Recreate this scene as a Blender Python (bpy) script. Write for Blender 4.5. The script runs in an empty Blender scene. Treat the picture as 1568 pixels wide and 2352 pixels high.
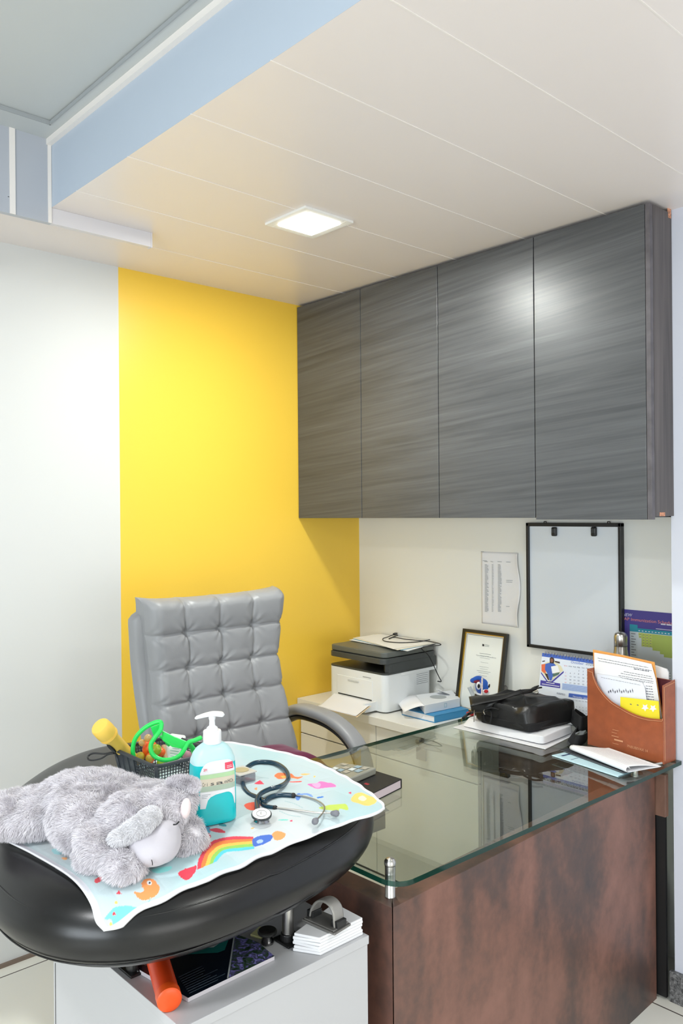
import bpy, bmesh, math, random
import numpy as np
from mathutils import Vector, noise
random.seed(7); RS = np.random.RandomState(7)
PI = math.pi
sc = bpy.context.scene; C = sc.collection

# ------------------------------------------------------------ camera
EYE = np.array([0, 0, 1.6]); YAW = math.radians(47.41); ROLL = math.radians(-0.48); FPX = 1885.0; CX, CY = 784.0, 1178.0
_f = np.array([-math.sin(YAW), math.cos(YAW), 0.0]); _r = np.array([math.cos(YAW), math.sin(YAW), 0.0]); _u = np.array([0, 0, 1.0])
_R = math.cos(ROLL)*_r + math.sin(ROLL)*_u; _U = -math.sin(ROLL)*_r + math.cos(ROLL)*_u
cam_d = bpy.data.cameras.new('camera'); cam = bpy.data.objects.new('camera', cam_d); C.objects.link(cam)
cam_d.sensor_fit = 'HORIZONTAL'; cam_d.sensor_width = 36.0; cam_d.lens = 36.0*FPX/1568.0
cam_d.shift_y = (CY-1176.0)/1568.0; cam_d.clip_start = 0.02
from mathutils import Matrix
cam.matrix_world = Matrix(((_R[0], _U[0], -_f[0], EYE[0]), (_R[1], _U[1], -_f[1], EYE[1]), (_R[2], _U[2], -_f[2], EYE[2]), (0, 0, 0, 1)))
sc.camera = cam

# ------------------------------------------------------------ world, lights, exposure
w = bpy.data.worlds.new('world'); sc.world = w; w.use_nodes = True
w.node_tree.nodes['Background'].inputs[0].default_value = (0.85, 0.92, 1.0, 1); w.node_tree.nodes['Background'].inputs[1].default_value = 0.25
def area(name, loc, target, sx, sy, power, col):
    d = bpy.data.lights.new(name, 'AREA'); d.shape = 'RECTANGLE'; d.size = sx; d.size_y = sy; d.energy = power; d.color = col
    o = bpy.data.objects.new(name, d); C.objects.link(o); o.location = loc
    o.rotation_euler = (Vector(target)-Vector(loc)).to_track_quat('-Z', 'Y').to_euler(); return o
area('ceiling_lamp_light', (-2.09, 1.785, 2.556), (-2.09, 1.785, 0), 0.13, 0.13, 8.5, (0.98, 1.0, 0.95))
area('ceiling_lamp_light', (0.15, 1.5, 2.556), (0.15, 1.5, 0), 0.13, 0.13, 6.0, (0.98, 1.0, 0.95))
area('room_panel_light', (-1.0, -0.75, 2.77), (-1.0, -0.75, 0), 0.28, 0.28, 13.0, (0.97, 0.98, 1.0))
area('room_fill_light', (0.2, -2.9, 1.5), (0.2, 1.5, 2.3), 2.6, 1.9, 62.0, (0.84, 0.92, 1.0))  # added cool fill from behind the camera; no window is built there
area('room_fill_light', (2.55, 0.4, 1.35), (-2, 0.6, 2.2), 2.4, 1.9, 22.0, (1.0, 0.98, 0.97))  # added fill from the right wall, tilted up to brighten the ceiling
sc.view_settings.view_transform = 'Standard'; sc.view_settings.look = 'None'; sc.view_settings.gamma = 1; sc.view_settings.use_curve_mapping = False
sc.view_settings.exposure = 1.07

# ------------------------------------------------------------ pixels to points on known planes
def ray(px, py): return _f + (px-CX)/FPX*_R + (CY-py)/FPX*_U
def at(px, py, ax, val):
    d = ray(px, py); i = 'xyz'.index(ax); return EYE + (val-EYE[i])/d[i]*d
def dep(px, py, d): return EYE + ray(px, py)*d
def onp(px, py, pl):
    P0, N = pl; d = ray(px, py); return EYE + d*(np.dot(np.asarray(P0)-EYE, N)/np.dot(d, N))

# ------------------------------------------------------------ materials
def lin(c):
    out = []
    for v in c[:3]:
        v = v/255.0; out.append(v/12.92 if v <= 0.04045 else ((v+0.055)/1.055)**2.4)
    return (*out, 1.0)
MAT = {}
def mat(name, col=(200, 200, 200), rough=0.5, metal=0.0, spec=0.5, bump=0.0, bscale=200.0, var=0.0, vscale=6.0, emit=None, estr=1.0, sheen=0.0, coat=0.0, trans=0.0, sss=0.0):
    if name in MAT: return MAT[name]
    m = bpy.data.materials.new(name); m.use_nodes = True; nt = m.node_tree; b = nt.nodes['Principled BSDF']
    b.inputs['Base Color'].default_value = lin(col); b.inputs['Roughness'].default_value = rough; b.inputs['Metallic'].default_value = metal
    b.inputs['Specular IOR Level'].default_value = spec; b.inputs['Sheen Weight'].default_value = sheen; b.inputs['Coat Weight'].default_value = coat
    b.inputs['Transmission Weight'].default_value = trans
    if sss: b.inputs['Subsurface Weight'].default_value = sss; b.inputs['Subsurface Scale'].default_value = 0.02
    tc = nt.nodes.new('ShaderNodeTexCoord')
    if var:
        n = nt.nodes.new('ShaderNodeTexNoise'); n.inputs['Scale'].default_value = vscale; n.inputs['Detail'].default_value = 5; nt.links.new(tc.outputs['Object'], n.inputs['Vector'])
        r = nt.nodes.new('ShaderNodeValToRGB'); a = lin([max(0, x*(1-var)) for x in col]); c2 = lin([min(255, x*(1+var)) for x in col])
        r.color_ramp.elements[0].position = 0.3; r.color_ramp.elements[1].position = 0.7; r.color_ramp.elements[0].color = a; r.color_ramp.elements[1].color = c2
        nt.links.new(n.outputs['Fac'], r.inputs[0]); nt.links.new(r.outputs[0], b.inputs['Base Color'])
    if bump:
        n = nt.nodes.new('ShaderNodeTexNoise'); n.inputs['Scale'].default_value = bscale; n.inputs['Detail'].default_value = 4; nt.links.new(tc.outputs['Object'], n.inputs['Vector'])
        bp = nt.nodes.new('ShaderNodeBump'); bp.inputs['Strength'].default_value = bump; bp.inputs['Distance'].default_value = 0.002
        nt.links.new(n.outputs['Fac'], bp.inputs['Height']); nt.links.new(bp.outputs[0], b.inputs['Normal'])
    if emit: b.inputs['Emission Color'].default_value = lin(emit); b.inputs['Emission Strength'].default_value = estr
    MAT[name] = m; return m
def stretch_mat(name, stops, scale, rough, rot=(0, 0, 0), dist=0.6, fine=None, bump=0.05, spec=0.5, spread=(0.3, 0.7), fmix=.45, det=7):
    m = bpy.data.materials.new(name); m.use_nodes = True; nt = m.node_tree; b = nt.nodes['Principled BSDF']; b.inputs['Roughness'].default_value = rough; b.inputs['Specular IOR Level'].default_value = spec
    tc = nt.nodes.new('ShaderNodeTexCoord'); mp = nt.nodes.new('ShaderNodeMapping'); mp.inputs['Scale'].default_value = scale
    m0 = nt.nodes.new('ShaderNodeMapping'); m0.inputs['Rotation'].default_value = rot
    nt.links.new(tc.outputs['Object'], m0.inputs[0]); nt.links.new(m0.outputs[0], mp.inputs[0])
    n = nt.nodes.new('ShaderNodeTexNoise'); n.inputs['Scale'].default_value = 1.0; n.inputs['Detail'].default_value = det; n.inputs['Roughness'].default_value = 0.62; n.inputs['Distortion'].default_value = dist
    nt.links.new(mp.outputs[0], n.inputs['Vector']); fac = n.outputs['Fac']
    if fine:
        mp2 = nt.nodes.new('ShaderNodeMapping'); mp2.inputs['Scale'].default_value = fine; nt.links.new(m0.outputs[0], mp2.inputs[0])
        n2 = nt.nodes.new('ShaderNodeTexNoise'); n2.inputs['Scale'].default_value = 1.0; n2.inputs['Detail'].default_value = 6; n2.inputs['Roughness'].default_value = 0.6; nt.links.new(mp2.outputs[0], n2.inputs['Vector'])
        mx = nt.nodes.new('ShaderNodeMix'); mx.data_type = 'FLOAT'; mx.inputs[0].default_value = fmix
        nt.links.new(fac, mx.inputs[2]); nt.links.new(n2.outputs['Fac'], mx.inputs[3]); fac = mx.outputs[0]
    r = nt.nodes.new('ShaderNodeValToRGB'); cr = r.color_ramp
    k = len(stops)
    while len(cr.elements) < k: cr.elements.new(0.5)
    for i, s in enumerate(stops): cr.elements[i].position = spread[0]+(spread[1]-spread[0])*i/(k-1); cr.elements[i].color = lin(s)
    nt.links.new(fac, r.inputs[0]); nt.links.new(r.outputs[0], b.inputs['Base Color'])
    if bump:
        bp = nt.nodes.new('ShaderNodeBump'); bp.inputs['Strength'].default_value = bump; bp.inputs['Distance'].default_value = 0.002; nt.links.new(fac, bp.inputs['Height']); nt.links.new(bp.outputs[0], b.inputs['Normal'])
    MAT[name] = m; return m
def clear_mat(name, tint, refl=1.0, rough=0.0, body=0.0, bodycol=(200, 200, 200)):
    # thin clear sheet: tinted transmission plus Fresnel reflection, plus a little body colour
    m = bpy.data.materials.new(name); m.use_nodes = True; nt = m.node_tree; nt.nodes.clear()
    o = nt.nodes.new('ShaderNodeOutputMaterial'); t = nt.nodes.new('ShaderNodeBsdfTransparent'); t.inputs[0].default_value = lin(tint)
    g = nt.nodes.new('ShaderNodeBsdfGlossy'); g.inputs['Roughness'].default_value = rough; g.inputs[0].default_value = (refl, refl, refl, 1)
    fr = nt.nodes.new('ShaderNodeFresnel'); ge = nt.nodes.new('ShaderNodeNewGeometry'); mr = nt.nodes.new('ShaderNodeMapRange'); mr.inputs['To Min'].default_value = 1.6; mr.inputs['To Max'].default_value = 1/1.6; nt.links.new(ge.outputs['Backfacing'], mr.inputs[0]); nt.links.new(mr.outputs[0], fr.inputs[0]); mx = nt.nodes.new('ShaderNodeMixShader'); base = t.outputs[0]
    if body:
        d = nt.nodes.new('ShaderNodeBsdfDiffuse'); d.inputs[0].default_value = lin(bodycol); m2 = nt.nodes.new('ShaderNodeMixShader'); m2.inputs[0].default_value = body
        nt.links.new(base, m2.inputs[1]); nt.links.new(d.outputs[0], m2.inputs[2]); base = m2.outputs[0]
    nt.links.new(fr.outputs[0], mx.inputs[0]); nt.links.new(base, mx.inputs[1]); nt.links.new(g.outputs[0], mx.inputs[2]); nt.links.new(mx.outputs[0], o.inputs[0])
    MAT[name] = m; return m

# ------------------------------------------------------------ mesh builder
class M:
    def __init__(s, T=None): s.V = []; s.F = []; s.mi = []; s.T = T
    def add(s, vs, fs, m=0):
        b = len(s.V)
        for v in vs:
            v = np.asarray(v, float)
            if s.T is not None: v = s.T[0] + s.T[1] @ v
            s.V.append(v)
        for f in fs: s.F.append([b+i for i in f]); s.mi.append(m)
        return s
    def box(s, x0, x1, y0, y1, z0, z1, m=0):
        v = [(x, y, z) for x in (x0, x1) for y in (y0, y1) for z in (z0, z1)]
        return s.add(v, [(0, 1, 3, 2), (4, 6, 7, 5), (0, 4, 5, 1), (2, 3, 7, 6), (0, 2, 6, 4), (1, 5, 7, 3)], m)
    def obox(s, c, ax, hs, m=0):  # oriented box: centre, three axes, half sizes
        c = np.asarray(c, float); a = [np.asarray(q, float)/np.linalg.norm(q) for q in ax]
        v = [c+i*hs[0]*a[0]+j*hs[1]*a[1]+k*hs[2]*a[2] for i in (-1, 1) for j in (-1, 1) for k in (-1, 1)]
        return s.add(v, [(0, 1, 3, 2), (4, 6, 7, 5), (0, 4, 5, 1), (2, 3, 7, 6), (0, 2, 6, 4), (1, 5, 7, 3)], m)
    def prism(s, poly, z0, z1, m=0, ms=None):
        n = len(poly); v = [(p[0], p[1], z0) for p in poly]+[(p[0], p[1], z1) for p in poly]
        s.add(v, [list(range(n))[::-1], [n+i for i in range(n)]], m); b = len(s.V)-2*n
        for i in range(n):
            j = (i+1) % n; s.F.append([b+i, b+j, b+n+j, b+n+i]); s.mi.append(m if ms is None else ms)
        return s
    def slab(s, poly3, nrm, th, m=0, ms=None):  # polygon in space extruded along -nrm
        n = len(poly3); nrm = np.asarray(nrm, float); v = [np.asarray(p, float) for p in poly3]+[np.asarray(p, float)-nrm*th for p in poly3]
        s.add(v, [list(range(n)), [2*n-1-i for i in range(n)]], m); b = len(s.V)-2*n
        for i in range(n):
            j = (i+1) % n; s.F.append([b+i, b+n+i, b+n+j, b+j]); s.mi.append(m if ms is None else ms)
        return s
    def poly(s, pts, m=0): return s.add(pts, [list(range(len(pts)))], m)
    def tube(s, path, r, n=10, m=0, closed=False, flat=1.0, caps=True):
        P = [np.asarray(p, float) for p in path]; k = len(P); rr = r if hasattr(r, '__len__') else [r]*k
        t = [(P[(i+1) % k]-P[i-1]) if closed else (P[min(i+1, k-1)]-P[max(i-1, 0)]) for i in range(k)]
        t = [q/(np.linalg.norm(q)+1e-12) for q in t]; a = np.cross(t[0], [0, 0, 1.0])
        if np.linalg.norm(a) < 1e-3: a = np.cross(t[0], [1.0, 0, 0])
        a /= np.linalg.norm(a); vs = []
        for i in range(k):
            a = a - t[i]*np.dot(a, t[i]); a /= np.linalg.norm(a); b = np.cross(t[i], a)
            for j in range(n):
                th = 2*PI*j/n; vs.append(P[i]+rr[i]*(math.cos(th)*a+math.sin(th)*b*flat))
        fs = []; kk = k if closed else k-1
        for i in range(kk):
            for j in range(n):
                i2 = (i+1) % k; fs.append((i*n+j, i*n+(j+1) % n, i2*n+(j+1) % n, i2*n+j))
        if not closed and caps: fs += [tuple(range(n))[::-1], tuple((k-1)*n+j for j in range(n))]
        return s.add(vs, fs, m)
    def lathe(s, prof, o, n=24, m=0, axis=(0, 0, 1), sx=1.0, sy=1.0, ms=None):
        ax = np.asarray(axis, float); ax /= np.linalg.norm(ax); a = np.cross(ax, [0, 1.0, 0]) if abs(ax[1]) < 0.9 else np.cross(ax, [1.0, 0, 0])
        a /= np.linalg.norm(a); b = np.cross(ax, a); o = np.asarray(o, float); vs = []
        for r, z in prof:
            for j in range(n):
                th = 2*PI*j/n; vs.append(o+ax*z+r*(sx*math.cos(th)*a+sy*math.sin(th)*b))
        base = len(s.V); s.add(vs, [], m); k = len(prof)
        for i in range(k-1):
            for j in range(n):
                s.F.append([base+i*n+j, base+i*n+(j+1) % n, base+(i+1)*n+(j+1) % n, base+(i+1)*n+j]); s.mi.append(m if ms is None else ms[i])
        for i in (0, k-1):
            if prof[i][0] > 1e-5 and not (k == 2 and prof[1-min(i, 1)][0] < 1e-5): s.F.append([base+i*n+j for j in range(n)]); s.mi.append(m if ms is None else ms[min(i, k-2)])
        return s
    def ell(s, c, rx, ry, rz, axes=None, n=20, k=12, m=0):
        c = np.asarray(c, float); A = [np.array(q, float) for q in (axes or ((1, 0, 0), (0, 1, 0), (0, 0, 1)))]; vs = []
        for i in range(k+1):
            ph = PI*i/k
            for j in range(n):
                th = 2*PI*j/n; vs.append(c+A[0]*rx*math.sin(ph)*math.cos(th)+A[1]*ry*math.sin(ph)*math.sin(th)+A[2]*rz*math.cos(ph))
        fs = [(i*n+j, (i+1)*n+j, (i+1)*n+(j+1) % n, i*n+(j+1) % n) for i in range(k) for j in range(n)]
        return s.add(vs, fs, m)
    def grid(s, fn, nu, nv, m=0, closeu=False):
        vs = [fn(i/(nu-1) if not closeu else i/nu, j/(nv-1)) for i in range(nu) for j in range(nv)]
        fs = []
        for i in range(nu if closeu else nu-1):
            i2 = (i+1) % nu
            for j in range(nv-1): fs.append((i*nv+j, i2*nv+j, i2*nv+j+1, i*nv+j+1))
        return s.add(vs, fs, m)
    def text(s, txt, p0, p1, h, up, m=0, fit=True, ext=0.0, font=None):
        # text starting at p0, running to p1, letters h high towards 'up'
        cu = bpy.data.curves.new('t', 'FONT'); cu.body = txt; cu.size = 1.0; cu.resolution_u = 3
        ob = bpy.data.objects.new('t', cu); C.objects.link(ob); dg = bpy.context.evaluated_depsgraph_get(); me = bpy.data.meshes.new_from_object(ob.evaluated_get(dg))
        V = [v.co[:] for v in me.vertices]; Fs = [tuple(p.vertices) for p in me.polygons]
        bpy.data.objects.remove(ob); bpy.data.curves.remove(cu); bpy.data.meshes.remove(me)
        if not V: return s
        w_ = max(v[0] for v in V); p0 = np.asarray(p0, float); xd = np.asarray(p1, float)-p0; L = np.linalg.norm(xd); xd /= L; up = np.asarray(up, float); up = up/np.linalg.norm(up)
        sx = L/w_ if fit else h/0.7
        return s.add([p0+xd*v[0]*sx+up*v[1]*h/0.7 for v in V], Fs, m)
    def obj(s, name, mats, parent=None, bevel=0.0, seg=2, smooth=False, sub=0, recalc=True, angle=None, merge=0.0):
        me = bpy.data.meshes.new(name); off = np.array(ORG.get(parent.name, (0, 0, 0))) if parent else np.zeros(3)
        me.from_pydata([tuple(v-off) for v in s.V], [], s.F)
        for m_ in (mats if isinstance(mats, (list, tuple)) else [mats]): me.materials.append(m_)
        me.polygons.foreach_set('material_index', s.mi)
        if smooth or angle: me.polygons.foreach_set('use_smooth', [True]*len(me.polygons))
        me.update()
        if recalc or merge:
            bm = bmesh.new(); bm.from_mesh(me)
            if merge: bmesh.ops.remove_doubles(bm, verts=bm.verts, dist=merge)
            bmesh.ops.recalc_face_normals(bm, faces=bm.faces); bm.to_mesh(me); bm.free()
        if angle: me.set_sharp_from_angle(angle=math.radians(angle))
        o = bpy.data.objects.new(name, me); C.objects.link(o)
        if parent: o.parent = parent; ORG[o.name] = tuple(off)
        if bevel:
            b = o.modifiers.new('bevel', 'BEVEL'); b.width = bevel; b.segments = seg; b.limit_method = 'ANGLE'; b.angle_limit = math.radians(40)
            b.harden_normals = False
        if sub: q = o.modifiers.new('sub', 'SUBSURF'); q.levels = sub; q.render_levels = sub
        return o
ORG = {}
def thing(name, loc, label, cat, group=None):
    o = bpy.data.objects.new(name, None); C.objects.link(o); o.location = loc; o.empty_display_size = 0.05; ORG[o.name] = tuple(loc)
    o['label'] = label; o['category'] = cat
    if group: o['group'] = group
    return o
def tag(o, label, cat, group=None):
    o['label'] = label; o['category'] = cat
    if group: o['group'] = group
    return o
def struct(o): o['kind'] = 'structure'; return o
def rotz(deg, o=(0, 0, 0)):
    c, s = math.cos(math.radians(deg)), math.sin(math.radians(deg)); return (np.array(o, float), np.array([[c, -s, 0], [s, c, 0], [0, 0, 1.0]]))
def smoothpath(pts, k=8, closed=False):
    P = [np.asarray(p, float) for p in pts]; n = len(P); out = []
    for i in range(n if closed else n-1):
        p0 = P[(i-1) % n] if closed or i > 0 else 2*P[0]-P[1]; p1 = P[i]; p2 = P[(i+1) % n]; p3 = P[(i+2) % n] if closed or i+2 < n else 2*P[-1]-P[-2]
        for j in range(k):
            t = j/k; out.append(0.5*((2*p1)+(-p0+p2)*t+(2*p0-5*p1+4*p2-p3)*t*t+(-p0+3*p1-3*p2+p3)*t**3))
    if not closed: out.append(P[-1])
    return out
def rrect(x0, x1, y0, y1, r, n=6):
    out = []
    for cx, cy, a in ((x1-r, y1-r, 0), (x0+r, y1-r, 90), (x0+r, y0+r, 180), (x1-r, y0+r, 270)):
        for i in range(n+1):
            t = math.radians(a+90*i/n); out.append((cx+r*math.cos(t), cy+r*math.sin(t)))
    return out

# ------------------------------------------------------------ shared materials
white_wall = mat('white_wall_paint', (238, 238, 232), 0.45, bump=0.03, bscale=60)
yellow_wall = mat('yellow_wall_paint', (248, 205, 74), 0.36, bump=0.03, bscale=60)
laminate_white = mat('white_laminate', (214, 215, 213), 0.5); cab_white = mat('pedestal_white', (190, 190, 192), 0.4)
laminate_cream = mat('cream_laminate', (234, 233, 226), 0.3)
pvc = mat('ceiling_panel_white', (233, 225, 221), 0.33, spec=0.55)
seam_m = mat('ceiling_seam', (238, 232, 226), 0.3)
dark_gap = mat('dark_gap', (28, 28, 28), 0.8)
grey_ceiling = mat('plain_ceiling_paint', (192, 196, 196), 0.5)
black_plastic = mat('black_plastic', (22, 22, 24), 0.42)
steel = mat('brushed_steel', (190, 188, 184), 0.28, metal=1.0, bump=0.05, bscale=400)
paper = mat('white_paper', (236, 236, 238), 0.7)
ink = mat('grey_ink', (120, 122, 128), 0.7)
ink_dark = mat('black_ink', (40, 40, 46), 0.7)
wood_grey = stretch_mat('grey_woodgrain_laminate', [(47, 49, 53), (67, 69, 72), (83, 85, 88), (111, 112, 114)], (.8, .8, 15), 0.36, rot=(0, math.radians(4), 0), dist=1.1, fine=(1.8, 1.8, 100), bump=0.01, spec=0.6, spread=(.26, .76))
wood_side = stretch_mat('grey_woodgrain_laminate_end', [(58, 54, 54), (80, 74, 73), (98, 91, 89)], (30, 30, 1.5), 0.4)
rust = stretch_mat('rust_brown_laminate', [(64, 54, 53), (88, 66, 59), (118, 82, 70), (136, 95, 82)], (3.0, 3.0, 1.6), 0.42, dist=0.35, fine=(46, 46, 40), bump=0.02, spread=(0.36, 0.62), fmix=.16, det=3)
leather_black = mat('black_leatherette', (11, 11, 12), 0.30, bump=0.03, bscale=350, spec=0.5)

def floor_mat():
    m = bpy.data.materials.new('floor_tiles'); m.use_nodes = True; nt = m.node_tree; b = nt.nodes['Principled BSDF']; b.inputs['Roughness'].default_value = 0.22
    tc = nt.nodes.new('ShaderNodeTexCoord'); mp = nt.nodes.new('ShaderNodeMapping'); mp.inputs['Location'].default_value = (0.5, 0.46, 0)
    br = nt.nodes.new('ShaderNodeTexBrick'); br.offset = 0.0; br.inputs['Scale'].default_value = 1.0; br.inputs['Brick Width'].default_value = 0.6; br.inputs['Row Height'].default_value = 0.6
    br.inputs['Mortar Size'].default_value = 0.003; br.inputs['Color1'].default_value = lin((238, 236, 226)); br.inputs['Color2'].default_value = lin((234, 232, 222)); br.inputs['Mortar'].default_value = lin((92, 84, 78))
    nt.links.new(tc.outputs['Object'], mp.inputs[0]); nt.links.new(mp.outputs[0], br.inputs[0]); nt.links.new(br.outputs[0], b.inputs['Base Color']); return m
def granite_mat():
    m = bpy.data.materials.new('black_granite'); m.use_nodes = True; nt = m.node_tree; b = nt.nodes['Principled BSDF']; b.inputs['Roughness'].default_value = 0.35
    tc = nt.nodes.new('ShaderNodeTexCoord'); n = nt.nodes.new('ShaderNodeTexNoise'); n.inputs['Scale'].default_value = 90; n.inputs['Detail'].default_value = 8; n.inputs['Roughness'].default_value = 0.8
    r = nt.nodes.new('ShaderNodeValToRGB'); r.color_ramp.elements[0].position = 0.42; r.color_ramp.elements[1].position = 0.66; r.color_ramp.elements[0].color = lin((48, 48, 50)); r.color_ramp.elements[1].color = lin((150, 150, 150))
    nt.links.new(tc.outputs['Object'], n.inputs['Vector']); nt.links.new(n.outputs['Fac'], r.inputs[0]); nt.links.new(r.outputs[0], b.inputs['Base Color']); return m

# ============================================================ THE ROOM
XW, YB, ZC, ZH, YR, XP = -2.967, 2.846, 2.575, 2.80, 1.09, -2.53   # left wall, back wall, low ceiling, high ceiling, riser, box face
PX, PY = -1.2425, 2.60                                           # pillar corner
XE, YE = 2.6, -3.0
struct(M().box(XW-.1, XE+.1, YE-.1, YB+.1, -0.1, 0).obj('floor', floor_mat()))
struct(M().box(XW-.1, XW, 1.545, YB+.1, 0, ZH+.1).obj('wall_left', yellow_wall))
wl = M().box(XW-.1, XW, YE-.1, 1.545, 0, ZH+.1); struct(wl.obj('wall_left_front', laminate_white))
struct(M().box(XW-.1, XE+.1, YB, YB+.1, 0, ZH+.1).obj('wall_back', white_wall))
struct(M().box(PX, XE+.1, PY, YB, 0, ZC).obj('wall_right', mat('pillar_paint', (208, 211, 222), 0.5, bump=0.15, bscale=25)))
struct(M().box(XE, XE+.1, YE, PY, 0, ZH+.1).obj('wall_far_right', white_wall))
struct(M().box(XW, XE+.1, YE-.1, YE, 0, ZH+.1).obj('wall_front', white_wall))
# low panelled ceiling with light joint strips between the boards
m = M().box(XW, XE, YR, YB, ZC, ZC+.03, 0).box(XW, XP-.01, YE, YR, ZC, ZC+.03, 0)
x = -2.985
while x < XE:
    x += 0.3175
    if x < XE: m.box(x-.0015, x+.0015, YR-.001 if x > XP else YE, YB, ZC-.0012, ZC+.001, 1)
for y in (-2.2, -1.3, -.35, .955): m.box(XW, XP, y-.002, y+.002, ZC-.0012, ZC+.001, 1)
struct(m.obj('ceiling', [pvc, seam_m]))
m = M().box(XP, XE, YE, YR, ZH, ZH+.05, 0).box(XP, XP+.10, YE, YR, ZH-.012, ZH, 0).box(XP+.10, XE, YR-.045, YR, ZH-.012, ZH, 0)
m.box(XP+.1, XP+.104, YE, YR-.045, ZH-.014, ZH-.004, 1).box(XP+.1, XE, YR-.049, YR-.045, ZH-.014, ZH-.004, 1)
struct(m.obj('ceiling_raised', [grey_ceiling, mat('grey_joint', (160, 164, 166), 0.6)]))
# riser between the two ceilings, box face beside it, trims
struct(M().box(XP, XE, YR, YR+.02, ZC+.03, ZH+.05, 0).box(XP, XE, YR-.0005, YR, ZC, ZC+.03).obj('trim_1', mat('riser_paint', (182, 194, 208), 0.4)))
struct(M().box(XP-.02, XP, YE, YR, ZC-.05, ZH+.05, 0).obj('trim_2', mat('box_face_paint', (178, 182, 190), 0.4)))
struct(M().box(XP-.02, XP, YR, 1.442, ZC-.05, ZC, 0).box(XP-.0225, XP+.0015, 1.442, 1.447, ZC-.052, ZC).obj('trim_3', mat('strip_white', (214, 211, 214), 0.35), bevel=0.001))
m = M().box(XP, XP+.0035, .958, .975, ZC-.05, ZH-.012).box(XP, XP+.003, YR-.012, YR-.001, ZC-.05, ZH-.012)
m.box(XP, XE, YR-.016, YR, ZH-.03, ZH-.012)
struct(m.obj('trim_4', seam_m))
gr = granite_mat()
struct(M().box(PX-.012, XE, PY-.015, PY, 0, .10).obj('baseboard_right', gr, bevel=.002))
struct(M().box(XW, XW+.012, YE, 2.4, 0, .012).obj('baseboard_left', mat('brown_joint', (120, 104, 92), .7)))

# ceiling lamp
L0 = thing('ceiling_light', (-2.09, 1.785, ZC), 'bright square flush LED light in the low panelled ceiling', 'light')
m = M()
for a, b_, c_, d_ in ((-.105, .105, -.105, -.075), (-.105, .105, .075, .105), (-.105, -.075, -.075, .075), (.075, .105, -.075, .075)): m.box(-2.09+a, -2.09+b_, 1.785+c_, 1.785+d_, ZC-.008, ZC)
m.obj('frame', mat('lamp_frame', (236, 235, 230), .4), L0, bevel=.001)
M().box(-2.165, -2.015, 1.71, 1.86, ZC-.012, ZC-.002).obj('diffuser', mat('lamp_diffuser', (255, 255, 255), .4, emit=(255, 255, 250), estr=9.0), L0, bevel=.004)

# ============================================================ WALL CABINET
CYF, CX0, CX1, CZ0 = 2.452, XW+.002, -1.232, 1.577
K = thing('wall_cabinet', ((CX0+CX1)/2, 2.65, CZ0), 'long grey woodgrain wall cabinet hanging above the desk up to the ceiling', 'cabinet')
M().box(CX0, CX1-.02, CYF+.02, YB-.002, CZ0, ZC-.006).obj('carcass', wood_grey, K)
xs = [CX0, -2.538, -2.103, -1.661, CX1-.016]
for i in range(4):
    z0 = CZ0 if i < 3 else CZ0-.006
    M().box(xs[i]+.0015, xs[i+1]-.0015, CYF, CYF+.018, z0, ZC-.012).obj('door', wood_grey, K, bevel=.0012)
M().box(CX1-.02, CX1, CYF+.021, PY-.002, CZ0+.004, ZC-.012).obj('side_panel', wood_side, K, bevel=.001)
m = M().box(CX1-.0155, CX1, CYF-.001, CYF+.019, CZ0-.006, ZC-.012)
m.obj('edge_band', mat('worn_edge_band', (88, 84, 88), .45, var=.12, vscale=25), K, bevel=.001)
chip = mat('chipped_board', (196, 140, 112), .9, var=.2, vscale=120)
for (y, z, a, b_) in ((2.50, CZ0+.004, .035, .012), (2.575, ZC-.03, .018, .03)): M().prism([(CX1-.003, y), (CX1+.0012, y), (CX1+.0012, y+a), (CX1-.003, y+a*.8)], z, z+b_).obj('edge_chip', chip, K)

# ============================================================ CREDENZA
cz = .738
D = thing('credenza', (-2.45, 2.65, 0), 'low cream drawer cabinet under the printer in the corner', 'cabinet')
M().box(XW+.004, -1.92, 2.47, YB-.004, 0, cz-.035).obj('body', laminate_cream, D)
M().box(XW+.002, -1.915, 2.435, YB-.003, cz-.035, cz).obj('worktop', laminate_cream, D, bevel=.0015)
xd = [XW+.006, -2.463, -1.922]
for i in range(2):
    M().box(xd[i]+.0015, xd[i+1]-.0015, 2.451, 2.469, .578, cz-.037).obj('drawer', laminate_cream, D, bevel=.0012)
    M().box(xd[i]+.0015, xd[i+1]-.0015, 2.451, 2.469, .08, .573).obj('door', laminate_cream, D, bevel=.0012)
M().box(XW+.004, -1.922, 2.4695, 2.4725, .06, cz-.036).obj('shadow_gap', dark_gap, D)
lk = at(970, 1700, 'y', 2.451)
M().lathe([(0, -.010), (.009, -.010), (.010, -.007), (.010, 0)], lk, 20, axis=(0, 1, 0)).obj('lock', steel, D, smooth=True, angle=40)
KY = thing('key', (lk[0], 2.44, lk[2]), 'small key with grey tag hanging from the cream drawer lock', 'key')
M().box(lk[0]-.002, lk[0]+.002, 2.420, 2.443, lk[2]-.006, lk[2]+.006).lathe([(.004, 0), (.010, 0), (.010, .003), (.004, .003)], (lk[0], 2.419, lk[2]), 18, axis=(0, 1, 0)).obj('blade', steel, KY)
t2 = at(967, 1730, 'y', 2.43)
M().tube(smoothpath([(lk[0]+.006, 2.42, lk[2]-.004), (lk[0]+.004, 2.425, lk[2]-.02), t2+[0, 0, .02]]), .0012, 6, m=0).obj('ring', steel, KY)
M().box(t2[0]-.026, t2[0]+.026, 2.427, 2.435, t2[2]-.028, t2[2]+.02).obj('key_tag', mat('grey_tag', (150, 144, 134), .6), KY, bevel=.003)

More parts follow.
